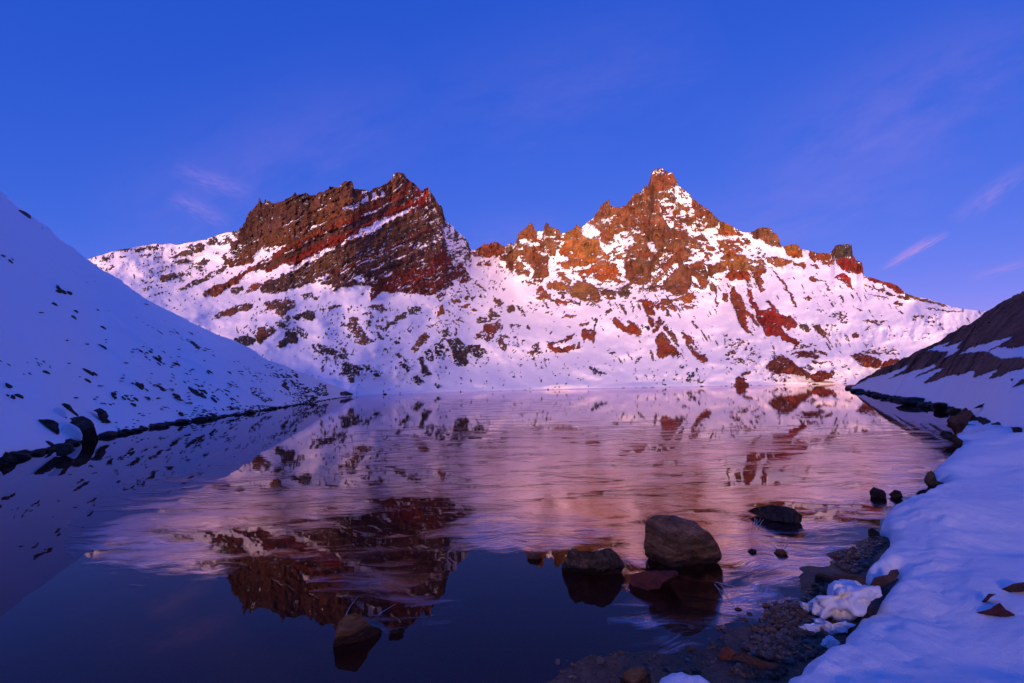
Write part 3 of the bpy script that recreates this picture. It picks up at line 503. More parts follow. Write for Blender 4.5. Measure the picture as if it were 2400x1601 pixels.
def left_rock(PX, PY, V, t):
    z = V[..., 2]; n = fbm(V[..., 0] / 0.8, V[..., 1] / 0.8, 3, 201)
    rock = (z < 0.11 + 0.14 * n).astype(float)
    alb = np.empty(PX.shape + (3,)); alb[:] = SNOW; alb[rock > 0] = (0.030, 0.022, 0.020)
    return rock, alb, -rock * 0.05
lp = np.concatenate([np.arange(-1400, 0, 12.0), np.arange(0, 836, 2.2)])
build_hillside('left_hillside', lp, 170, LEFT_SKY, LEFT_SHORE, 0.30, 1.16, left_rock, 0.8, 301)

SCREE = [P(3, '860,1450 1000,1300 1400,1100 1900,800 2300,500 4200,-900 4200,1250 2600,1250 2195,1290 2080,1320 2000,1365 1930,1372 2012,1303 2000,1298 1900,1342 1820,1362 1832,1308 1710,1347 1640,1342 1570,1377 1470,1407 1458,1396 1602,1298 1560,1298 1480,1330 1398,1357 1542,1284 1532,1264 1450,1297 1300,1342 1208,1367 1332,1298 1342,1274 1200,1332 1050,1372 905,1450'),
         P(3, '2118,1425 2160,1390 2230,1352 2400,1320 2400,1390 2195,1402 2150,1422'), P(3, '2100,1380 2115,1375 2110,1388')]
SCREE_SNOW = [P(3, '1478,1166 1560,1128 1652,1098 1640,1118 1590,1142 1722,1108 1742,1093 1702,1132 1722,1150 1690,1182 1642,1202 1600,1227 1640,1180 1560,1167'),
              P(3, '1698,1197 1800,1148 1950,1098 2112,1058 2100,1077 2002,1132 1930,1167 1830,1177'), P(3, '1918,1177 2000,1138 2080,1150 2195,1133 2500,1090 2500,1200 2195,1227 2120,1217 2040,1232 1960,1192')]
def right_rock(PX, PY, V, t):
    # edges drawn out down the fall line
    a = fbm((PX + 1.7 * PY) / 10, (PY - 0.55 * PX) / 60, 3, 211) * 7; b = fbm(PX / 6, PY / 6, 3, 212) * 2.0
    QX = PX + a * 0.85 + b; QY = PY - a * 0.5 + b
    rock = np.zeros(PX.shape, bool)
    for p in SCREE: rock |= inside(QX, QY, p)
    for p in SCREE_SNOW: rock &= ~inside(QX, QY, p)
    z = V[..., 2]; n = fbm(V[..., 0] / 1.5, V[..., 1] / 1.5, 3, 213)
    wet = z < 0.22 + 0.2 * n
    alb = np.empty(PX.shape + (3,)); alb[:] = SNOW
    c = np.array((0.240, 0.088, 0.052)); g = fbm(PX / 40, PY / 25, 3, 215) + 0.8 * fbm((PX + 1.7 * PY) / 8, (PY - .55 * PX) / 40, 4, 216, .65)
    alb[rock] = (c[None] * (1 + 0.35 * g[rock][:, None])); alb[wet] = (0.030, 0.022, 0.020)
    r = (rock | wet).astype(float)
    return r, alb, r * (0.15 + 0.55 * fbm(V[..., 0] / 1.3, V[..., 1] / 1.3, 4, 217, .65))
rp = np.concatenate([np.arange(1984.5, 2420, 1.8), np.arange(2420, 3700, 12.0)])
build_hillside('right_hillside', rp, 190, RIGHT_SKY, RIGHT_SHORE, 0.32, 1.18, right_rock, 0.7, 401, 4.5)

# ------------------------------------------------------------------ unseen ridge, added behind the camera to keep the evening sun off the lake
def build_sun_blocker():
    az = np.radians(np.arange(64, 305, 1.5)); rr = np.array([17, 30, 55, 90, 140, 200, 270, 340, 400, 440, 500, 620, 800.0])
    hh = np.array([1.2, 2.5, 5, 9, 16, 28, 44, 66, 92, BLOCKER_H, 90, 70, 40])
    A, RR = np.meshgrid(az, rr); Hh = np.repeat(hh[:, None], len(az), 1)
    x = RR * np.sin(A); y = RR * np.cos(A)
    e = fbm(A * 4, RR / 200, 3, 501) * 0.12 + fbm(A * 14, RR / 60, 3, 502) * 0.05
    deg = np.degrees(A); Hh = Hh * (1 + 0.38 * smooth(196, 228, deg) * smooth(60, 250, RR) * (1 - 0.4 * smooth(255, 290, deg)))   # raised to the left to shade the mountain's lower left
    z = Hh * (1 + e) - 0.4
    V = np.stack([x, y, z], -1); rock = (fbm(x / 26, y / 26, 4, 503) > 0.16).astype(float)
    alb = np.where(rock[..., None] > 0, np.array((0.12, 0.065, 0.045)), np.array(SNOW))
    structure(mesh_obj('ridge', V.reshape(-1, 3), grid_quads(*A.shape), MT_MOUNT, None, True, {'albedo': alb.reshape(-1, 3), 'rock': rock.reshape(-1)}))  # added sun blocker, out of the camera's view
BLOCKER_H = 112.0
build_sun_blocker(); lap('hills')
# ------------------------------------------------------------------ snow bank at the camera, lake bed, water, ice
E1 = (1650, 1400, 5.8775); E2 = (1900, 1200, 4.702); E3 = (2100, 900, 5.2267); E4 = (0, 900, 7.8367); E5 = (700, 1400, 5.8775); E6 = (1200, 1050, 3.918); E7 = (1600, 1050, 3.918); E8 = (1400, 1300, 2.351)
for i, e in enumerate((E1, E2, E3, E4, E5, E6, E7, E8)): ZOOM[11 + i] = e
EDGE_PX = np.concatenate([P(0, '2321,940 2286,954.5 2276,962.5 2254,972 2238,994.4 2241,1020 2254,1029 2260,1042 2235,1058 2206,1087 2187,1106 2193,1122 2214,1130 2200,1144 2148.8,1162 2110.5,1185 2072,1211 2060.7,1228.7 2067,1241 2083.7,1254 2080,1279.7 2059.4,1302.7 2044,1325.6 2026,1341 2028.8,1356 2036.5,1374 2050,1376'),
                          P(12, '850,690 960,640 985,660 940,740 880,790 870,850 780,920 700,990 660,1080 610,1050 580,1035 560,1130 500,1140 450,1190 440,1260 380,1340'),
                          P(11, '1960,500 1900,560 1920,620 1840,650 1780,710 1650,770 1520,850 1340,960 1200,1060 1050,1160'), P(0, '1800,1625 1745,1650 1690,1618 1660,1600 1600,1584 1560,1580 1535,1590 1500,1650 1350,1760 1000,1900 500,2050')])
EDGE = on_plane(EDGE_PX[:, 0], EDGE_PX[:, 1], 0.10)[:, :2]
BANK = np.concatenate([EDGE, np.array([(-9, -1), (-14, -16), (30, -16), (30, 14)])])
_ES = EDGE[:-1]; _EV = EDGE[1:] - EDGE[:-1]; _EL = np.maximum((_EV ** 2).sum(1), 1e-9)
def edge_dist(x, y):
    d2 = np.full(x.shape, 1e9)
    for (ax, ay), (vx, vy), l in zip(_ES, _EV, _EL):
        t = np.clip(((x - ax) * vx + (y - ay) * vy) / l, 0, 1)
        d2 = np.minimum(d2, (x - ax - t * vx) ** 2 + (y - ay - t * vy) ** 2)
    return np.sqrt(d2)
HOLES = []
def bank_height(x, y):
    d = edge_dist(x, y)
    Hl = 0.17 + 0.07 * fbm(x / 1.6, y / 1.6, 2, 601); w = 0.13 + 0.05 * fbm(x / 0.5, y / 0.5, 2, 602)
    q = np.clip(1 - d / w, 0, 1)
    z = Hl * np.sqrt(1 - q * q)
    k = smooth(0, 0.5, d)
    z = z + 0.10 * np.minimum(d, 1.2) + 0.15 * np.clip(d - 1.2, 0, 3) + 0.20 * np.clip(d - 4.2, 0, 20) - 0.03 * np.clip(y - 10, 0, 20)
    z = z + k * (0.24 * fbm(x / 1.7, y / 1.7, 3, 603) + 0.04 * fbm((x - 0.5 * y) / 0.7, (y + 0.5 * x) / 1.1, 4, 604, 0.6)) + (0.35 + 0.65 * (1 - smooth(0.2, 0.7, d))) * 0.045 * fbm(x / 0.13, y / 0.13, 4, 605, 0.6)
    for (hx, hy, hr, hd) in HOLES: z = z - hd * np.exp(-((x - hx) ** 2 + (y - hy) ** 2) / hr ** 2)
    return z
for (hx, hy, hr, hd) in ((2335, 1430, .22, .10), (2150, 1355, .30, .05), (2240, 1340, .25, .06), (2130, 1310, .25, .05)):
    p = on_plane(hx, hy, 0.45); HOLES.append((p[0], p[1], hr, hd))
def snow_mat():
    m, nt, b = new_mat('bank_snow'); v = N(nt, 'ShaderNodeTexCoord').outputs['Object']
    n1 = noise_node(nt, v, 22, 5, 0.6); n2 = noise_node(nt, v, 160, 3, 0.6); n3 = noise_node(nt, v, 5, 3, 0.5)
    nt.links.new(ramp(nt, n3, [(0.3, (0.91, 0.92, 0.97)), (0.7, (0.95, 0.95, 0.985))]), b.inputs['Base Color'])
    b.inputs['Roughness'].default_value = 0.6; b.inputs['Specular IOR Level'].default_value = 0.25
    b.inputs['Subsurface Weight'].default_value = 0.0
    bump(nt, M(nt, 'ADD', M(nt, 'MULTIPLY', n1, 0.8), M(nt, 'MULTIPLY', n2, 0.4)), 0.7, 0.03, b)
    return m
MT_SNOW = snow_mat()
def build_bank():
    xs = np.concatenate([np.arange(-14, 0, 0.35), np.arange(0, 6.0, 0.024), np.arange(6.0, 30, 0.16)])
    ys = np.concatenate([np.arange(-16, 1.2, 0.35), np.arange(1.2, 6.5, 0.024), np.arange(6.5, 12, 0.05), np.arange(12, 26, 0.12)])
    X, Y = np.meshgrid(xs, ys); wn = 0.055 * fbm(X / 0.14, Y / 0.14, 3, 611, 0.65)
    m = inside(X + wn, Y + wn, BANK)
    Z = np.where(m, bank_height(X, Y), -0.06)
    V = np.stack([X, Y, Z], -1).reshape(-1, 3); Q = grid_quads(*X.shape); mf = m.reshape(-1)
    structure(sub_mesh('snow_bank', V, Q, mf[Q].any(1), MT_SNOW))
build_bank(); lap('bank')

def pebble_floor_mat():
    m, nt, b = new_mat('lake_bed'); v = N(nt, 'ShaderNodeTexCoord').outputs['Object']
    vo = N(nt, 'ShaderNodeTexVoronoi', feature='F1'); vo.inputs['Scale'].default_value = 48; nt.links.new(v, vo.inputs['Vector'])
    n = noise_node(nt, v, 3, 5, 0.6)
    c = ramp(nt, vo.outputs['Color'], [(0.2, (0.080, 0.040, 0.022)), (0.5, (0.120, 0.060, 0.032)), (0.85, (0.170, 0.092, 0.050))])
    pz = N(nt, 'ShaderNodeSeparateXYZ'); nt.links.new(v, pz.inputs[0])      # light lost in deeper water, put into the bed colour as darkening
    depth_shade = N(nt, 'ShaderNodeMapRange'); nt.links.new(pz.outputs[2], depth_shade.inputs['Value']); depth_shade.inputs['From Min'].default_value = -0.22; depth_shade.inputs['From Max'].default_value = -0.95
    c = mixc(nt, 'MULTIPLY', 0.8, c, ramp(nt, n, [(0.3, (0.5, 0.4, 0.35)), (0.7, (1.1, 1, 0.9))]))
    nt.links.new(mixc(nt, 'MIX', depth_shade.outputs[0], c, (0.075, 0.024, 0.018)), b.inputs['Base Color'])
    b.inputs['Roughness'].default_value = 0.7
    bump(nt, M(nt, 'SUBTRACT', 1.0, vo.outputs['Distance']), 0.5, 0.012, b)
    return m
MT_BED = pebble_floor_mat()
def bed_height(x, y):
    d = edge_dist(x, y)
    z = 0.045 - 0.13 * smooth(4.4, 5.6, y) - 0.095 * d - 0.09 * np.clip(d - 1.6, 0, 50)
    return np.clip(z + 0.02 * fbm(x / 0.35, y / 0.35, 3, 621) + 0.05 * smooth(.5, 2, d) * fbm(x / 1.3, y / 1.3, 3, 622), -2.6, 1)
def build_bed():
    xs = np.concatenate([np.arange(-300, -6, 14.0), np.arange(-6, 0.2, 0.2), np.arange(0.2, 5.5, 0.035), np.arange(5.5, 24, 0.4), np.arange(24, 420, 18)])
    ys = np.concatenate([np.arange(-2, 1.6, 0.3), np.arange(1.6, 6.5, 0.035), np.arange(6.5, 14, 0.12), np.arange(14, 40, 1.0), np.arange(40, 440, 20)])
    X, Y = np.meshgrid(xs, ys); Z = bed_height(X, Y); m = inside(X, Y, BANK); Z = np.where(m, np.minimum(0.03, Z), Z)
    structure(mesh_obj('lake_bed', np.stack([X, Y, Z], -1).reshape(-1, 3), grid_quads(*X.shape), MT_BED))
build_bed(); lap('bed')

def water_mat():
    m, nt, b = new_mat('lake_water'); nt.nodes.remove(b); out = nt.nodes['Material Output']
    v = N(nt, 'ShaderNodeTexCoord').outputs['Object']
    mp = N(nt, 'ShaderNodeMapping'); mp.inputs['Scale'].default_value = (0.5, 1.4, 1); nt.links.new(v, mp.inputs[0])
    n = noise_node(nt, mp.outputs[0], 0.9, 3, 0.5)
    nb = bump(nt, n, 0.10, 0.02, None)
    fr = N(nt, 'ShaderNodeFresnel'); fr.inputs['IOR'].default_value = 1.33; nt.links.new(nb, fr.inputs['Normal'])
    gl = N(nt, 'ShaderNodeBsdfGlossy'); gl.inputs['Roughness'].default_value = 0.012; gl.inputs['Color'].default_value = (0.94, 0.81, 0.86, 1); nt.links.new(nb, gl.inputs['Normal'])
    tr = N(nt, 'ShaderNodeBsdfTransparent'); tr.inputs['Color'].default_value = (0.54, 0.47, 0.46, 1)
    mx = N(nt, 'ShaderNodeMixShader'); nt.links.new(fr.outputs[0], mx.inputs[0])
    td = N(nt, 'ShaderNodeBsdfDiffuse'); td.inputs['Color'].default_value = (0.40, 0.10, 0.05, 1)       # rusty silt hanging in the water
    tm = N(nt, 'ShaderNodeMixShader'); tm.inputs[0].default_value = 0.08; nt.links.new(tr.outputs[0], tm.inputs[1]); nt.links.new(td.outputs[0], tm.inputs[2])
    nt.links.new(tm.outputs[0], mx.inputs[1]); nt.links.new(gl.outputs[0], mx.inputs[2])
    nt.links.new(mx.outputs[0], out.inputs['Surface'])
    return m
structure(mesh_obj('lake', [(-320, -2, 0), (430, -2, 0), (430, 450, 0), (-320, 450, 0)], [(0, 1, 2, 3)], water_mat()))

ICE = [(P(9, '1080,1000 1350,992 1500,1000 1750,1010 1950,1005 2100,1000 2200,1012 2160,1090 2070,1150 2010,1225 1950,1265 1900,1330 1800,1400 1690,1420 1620,1360 1500,1310 1400,1290 1280,1280 1060,1275 1040,1190 950,1120 1080,1085 1000,1040'), .86),
       (P(9, '186,1262 240,1200 330,1150 480,1103 660,1125 860,1125 840,1190 720,1250 560,1215 500,1240 470,1312 330,1295'), .80), (P(9, '760,1310 900,1270 1060,1265 1050,1335 950,1410 880,1425 810,1380'), .5),
       (P(9, '820,1040 1100,1000 1400,985 1400,1030 1100,1065 850,1065'), .62), (P(9, '1050,1085 960,1110 880,1150 960,1180 1080,1180'), .6),
       (P(0, '1560,1395 1700,1375 1780,1400 1720,1500 1580,1530 1470,1470'), .7),
       (P(9, '1000,925 1300,922 1350,940 1050,948'), .25), (P(9, '2100,1010 2190,1010 2160,1110 2060,1150 1900,1090'), .95)]
CLEAR = [P(9, '1640,1062 1740,1050 1840,1075 1790,1108 1700,1112 1640,1100'), P(9, '1270,1300 1290,1245 1400,1240 1440,1265 1400,1285 1340,1300'), P(9, '1640,1320 1690,1300 1730,1325 1690,1350')]
def ice_mat():
    m, nt, b = new_mat('lake_ice'); out = nt.nodes['Material Output']
    at = N(nt, 'ShaderNodeAttribute', attribute_name='cover')
    v = N(nt, 'ShaderNodeTexCoord').outputs['Object']
    wn = N(nt, 'ShaderNodeTexNoise'); wn.inputs['Scale'].default_value = 0.8; wn.inputs['Detail'].default_value = 3; nt.links.new(v, wn.inputs['Vector'])
    wv = N(nt, 'ShaderNodeVectorMath', operation='SCALE'); wv.inputs['Scale'].default_value = 0.9; nt.links.new(wn.outputs['Color'], wv.inputs[0])
    ad = N(nt, 'ShaderNodeVectorMath', operation='ADD'); nt.links.new(v, ad.inputs[0]); nt.links.new(wv.outputs[0], ad.inputs[1])
    mp = N(nt, 'ShaderNodeMapping'); mp.inputs['Rotation'].default_value = (0, 0, math.radians(-9)); mp.inputs['Scale'].default_value = (1.1, 4.2, 1); nt.links.new(ad.outputs[0], mp.inputs[0])
    n1 = noise_node(nt, mp.outputs[0], 1.7, 6, 0.62, 0.5); n2 = noise_node(nt, mp.outputs[0], 7.0, 4, 0.6, 0.3)
    mp2 = N(nt, 'ShaderNodeMapping'); mp2.inputs['Rotation'].default_value = (0, 0, math.radians(14)); mp2.inputs['Scale'].default_value = (0.8, 2.4, 1); nt.links.new(ad.outputs[0], mp2.inputs[0])
    vo = N(nt, 'ShaderNodeTexVoronoi', feature='DISTANCE_TO_EDGE'); vo.inputs['Scale'].default_value = 1.6; nt.links.new(mp2.outputs[0], vo.inputs['Vector'])
    ridge = M(nt, 'SUBTRACT', 1.0, M(nt, 'MINIMUM', M(nt, 'MULTIPLY', vo.outputs['Distance'], 14.0), 1.0))
    h = M(nt, 'ADD', M(nt, 'ADD', n1, M(nt, 'MULTIPLY', n2, 0.8)), M(nt, 'MULTIPLY', ridge, 0.16))
    nb0 = bump(nt, h, 0.085, 0.03, None)
    # plates of thin ice, each tilted a touch differently
    pl_ = N(nt, 'ShaderNodeTexVoronoi', feature='F1'); pl_.inputs['Scale'].default_value = 1.0; pl_.inputs['Randomness'].default_value = 1.0
    mp3 = N(nt, 'ShaderNodeMapping'); mp3.inputs['Rotation'].default_value = (0, 0, math.radians(8)); mp3.inputs['Scale'].default_value = (1.5, 5.0, 1)
    w2 = N(nt, 'ShaderNodeTexNoise'); w2.inputs['Scale'].default_value = 3.5; w2.inputs['Detail'].default_value = 3; nt.links.new(v, w2.inputs['Vector'])
    w2s = N(nt, 'ShaderNodeVectorMath', operation='SCALE'); w2s.inputs['Scale'].default_value = 0.35; nt.links.new(w2.outputs['Color'], w2s.inputs[0])
    w2a = N(nt, 'ShaderNodeVectorMath', operation='ADD'); nt.links.new(ad.outputs[0], w2a.inputs[0]); nt.links.new(w2s.outputs[0], w2a.inputs[1])
    nt.links.new(w2a.outputs[0], mp3.inputs[0]); nt.links.new(mp3.outputs[0], pl_.inputs['Vector'])
    tl = N(nt, 'ShaderNodeVectorMath', operation='SUBTRACT'); nt.links.new(pl_.outputs['Color'], tl.inputs[0]); tl.inputs[1].default_value = (0.5, 0.5, 0.5)
    ts = N(nt, 'ShaderNodeVectorMath', operation='MULTIPLY'); nt.links.new(tl.outputs[0], ts.inputs[0]); ts.inputs[1].default_value = (0.03, 0.035, 0.0)
    ta = N(nt, 'ShaderNodeVectorMath', operation='ADD'); nt.links.new(nb0, ta.inputs[0]); nt.links.new(ts.outputs[0], ta.inputs[1])
    tn = N(nt, 'ShaderNodeVectorMath', operation='NORMALIZE'); nt.links.new(ta.outputs[0], tn.inputs[0]); nb = tn.outputs[0]
    mp4 = N(nt, 'ShaderNodeMapping'); mp4.inputs['Scale'].default_value = (0.45, 1.3, 1); nt.links.new(v, mp4.inputs[0]); nw = noise_node(nt, mp4.outputs[0], 1.0, 4, 0.55, 0.6)
    # where the skin of ice is there at all
    q = M(nt, 'ADD', at.outputs['Fac'], M(nt, 'ADD', M(nt, 'MULTIPLY', M(nt, 'SUBTRACT', n1, 0.5), 2.6), M(nt, 'MULTIPLY', M(nt, 'SUBTRACT', nw, 0.5), 3.2)))
    alpha = N(nt, 'ShaderNodeMapRange', interpolation_type='SMOOTHSTEP'); nt.links.new(q, alpha.inputs['Value'])
    alpha.inputs['From Min'].default_value = 0.12; alpha.inputs['From Max'].default_value = 0.92
    fr = N(nt, 'ShaderNodeFresnel'); fr.inputs['IOR'].default_value = 1.33
    gl = N(nt, 'ShaderNodeBsdfGlossy'); gl.inputs['Color'].default_value = (0.50, 0.385, 0.44, 1); nt.links.new(nb, gl.inputs['Normal'])
    rg = M(nt, 'ADD', 0.0, M(nt, 'MULTIPLY', n2, 0.14)); nt.links.new(rg, gl.inputs['Roughness'])
    df = N(nt, 'ShaderNodeBsdfDiffuse'); df.inputs['Color'].default_value = (0.26, 0.15, 0.14, 1); nt.links.new(nb, df.inputs['Normal'])
    tr = N(nt, 'ShaderNodeBsdfTransparent'); tr.inputs['Color'].default_value = (0.46, 0.42, 0.44, 1)
    m1 = N(nt, 'ShaderNodeMixShader'); m1.inputs[0].default_value = 0.32; nt.links.new(tr.outputs[0], m1.inputs[1]); nt.links.new(df.outputs[0], m1.inputs[2])
    m2 = N(nt, 'ShaderNodeMixShader'); nt.links.new(fr.outputs[0], m2.inputs[0]); nt.links.new(m1.outputs[0], m2.inputs[1]); nt.links.new(gl.outputs[0], m2.inputs[2])
    clear = N(nt, 'ShaderNodeBsdfTransparent')
    m3 = N(nt, 'ShaderNodeMixShader'); nt.links.new(alpha.outputs[0], m3.inputs[0]); nt.links.new(clear.outputs[0], m3.inputs[1]); nt.links.new(m2.outputs[0], m3.inputs[2])
    nt.links.new(m3.outputs[0], out.inputs['Surface']); nt.nodes.remove(b)
    return m
def build_ice():
    xs = np.arange(150, 2290, 7.0); ys = np.concatenate([np.arange(935, 1010, 4.0), np.arange(1010, 1600, 7.0)])
    PX, PY = np.meshgrid(xs, ys); c = np.zeros(PX.shape)
    wx = fbm(PX / 60, PY / 14, 3, 701) * 45; wy = fbm(PX / 110, PY / 26, 4, 702, 0.6) * 42
    for poly, w in ICE: c = np.maximum(c, inside(PX + wx, PY + wy, poly) * w)
    for poly in CLEAR: c[inside(PX + wx * .3, PY + wy * .5, poly)] = 0
    c = boxblur(c, 3, 6)
    V = on_plane(PX, PY, 0.005); Q = grid_quads(*PX.shape); cf = c.reshape(-1)
    structure(sub_mesh('ice_sheet', V.reshape(-1, 3), Q, (cf[Q] > 0.02).any(1), ice_mat(), None, {'cover': cf}))
build_ice(); lap('ice')
# ------------------------------------------------------------------ boulders and stones
def rock_mat(name, c0, c1, c2, rough=0.8, scale=6.0, bd=0.03, streak=None, wet=None):
    m, nt, b = new_mat(name); v = N(nt, 'ShaderNodeTexCoord').outputs['Object']; v0 = v
    if streak:
        mp = N(nt, 'ShaderNodeMapping'); mp.inputs['Scale'].default_value = streak; mp.inputs['Rotation'].default_value = (0.3, 0.5, 0.4); nt.links.new(v, mp.inputs[0]); v = mp.outputs[0]
    n1 = noise_node(nt, v, scale, 8, 0.72, 0.4); n2 = noise_node(nt, v, scale * 6, 5, 0.75)
    f = M(nt, 'ADD', M(nt, 'MULTIPLY', n1, 0.7), M(nt, 'MULTIPLY', n2, 0.3))
    col = ramp(nt, f, [(0.40, c0), (0.5, c1), (0.60, c2)])
    b.inputs['Roughness'].default_value = rough
    if wet:        # the water has soaked the foot of the stone
        pz = N(nt, 'ShaderNodeSeparateXYZ'); nt.links.new(v0, pz.inputs[0])
        mr = N(nt, 'ShaderNodeMapRange', interpolation_type='SMOOTHSTEP'); nt.links.new(M(nt, 'ADD', pz.outputs[2], M(nt, 'MULTIPLY', M(nt, 'SUBTRACT', n1, 0.5), 0.14)), mr.inputs['Value'])
        mr.inputs['From Min'].default_value = wet; mr.inputs['From Max'].default_value = wet + 0.05
        col = mixc(nt, 'MIX', mr.outputs[0], mixc(nt, 'MULTIPLY', 1.0, col, (0.22, 0.20, 0.20)), col)
        nt.links.new(M(nt, 'ADD', 0.25, M(nt, 'MULTIPLY', mr.outputs[0], rough - 0.25)), b.inputs['Roughness'])
    nt.links.new(col, b.inputs['Base Color']); b.inputs['Specular IOR Level'].default_value = 0.35
    bump(nt, M(nt, 'ADD', n1, M(nt, 'MULTIPLY', n2, 0.6)), 1.0, bd * 2.2, b)
    return m
MR_SLOPE = rock_mat('slope_rock', (0.050, 0.028, 0.021), (0.140, 0.072, 0.050), (0.260, 0.130, 0.088), 0.85, 3.0, 0.06)
MR_GREY = rock_mat('grey_boulder', (0.090, 0.052, 0.034), (0.230, 0.140, 0.090), (0.420, 0.275, 0.190), 0.75, 5.0, 0.03, (1, 1, 2.2), 0.11)
MR_MOTTLE = rock_mat('mottled_boulder', (0.030, 0.024, 0.020), (0.120, 0.090, 0.072), (0.300, 0.230, 0.200), 0.75, 11.0, 0.035, None, 0.09)
MR_RED = rock_mat('red_stone', (0.060, 0.018, 0.016), (0.130, 0.036, 0.030), (0.200, 0.065, 0.050), 0.6, 7.0, 0.015, (1, 1, 3))
MR_SHORE = rock_mat('shore_rock', (0.020, 0.013, 0.011), (0.050, 0.030, 0.023), (0.100, 0.056, 0.042), 0.6, 4.0, 0.04)
MR_WET = rock_mat('wet_stone', (0.012, 0.010, 0.010), (0.026, 0.020, 0.019), (0.050, 0.038, 0.036), 0.22, 5.0, 0.02, (3, 1, 1))
MR_TAN = rock_mat('tan_stone', (0.110, 0.055, 0.025), (0.200, 0.105, 0.045), (0.280, 0.165, 0.085), 0.7, 5.0, 0.015, (1, 1, 4), 0.09)
MR_BROWN = rock_mat('brown_stone', (0.060, 0.032, 0.024), (0.110, 0.058, 0.042), (0.160, 0.085, 0.062), 0.75, 6.0, 0.015, (1, 1, 2))
MR_PEB = [rock_mat('pebble_dark', (0.050, 0.034, 0.026), (0.13, 0.082, 0.060), (0.24, 0.155, 0.115), 0.3, 20, 0.006),
          rock_mat('pebble_brown', (0.12, 0.058, 0.036), (0.26, 0.125, 0.078), (0.40, 0.21, 0.135), 0.32, 20, 0.006),
          rock_mat('pebble_grey', (0.10, 0.080, 0.072), (0.22, 0.18, 0.165), (0.36, 0.30, 0.28), 0.6, 20, 0.006),
          rock_mat('pebble_ochre', (0.07, 0.045, 0.02), (0.15, 0.095, 0.04), (0.2, 0.13, 0.07), 0.6, 20, 0.006)]
def noise3(p, s, seed, octs=3):
    return (fbm(p[:, 0] / s + 31.7, p[:, 1] / s, octs, seed) + fbm(p[:, 1] / s + 11.3, p[:, 2] / s, octs, seed + 5) + fbm(p[:, 2] / s + 5.1, p[:, 0] / s, octs, seed + 9)) / 1.6

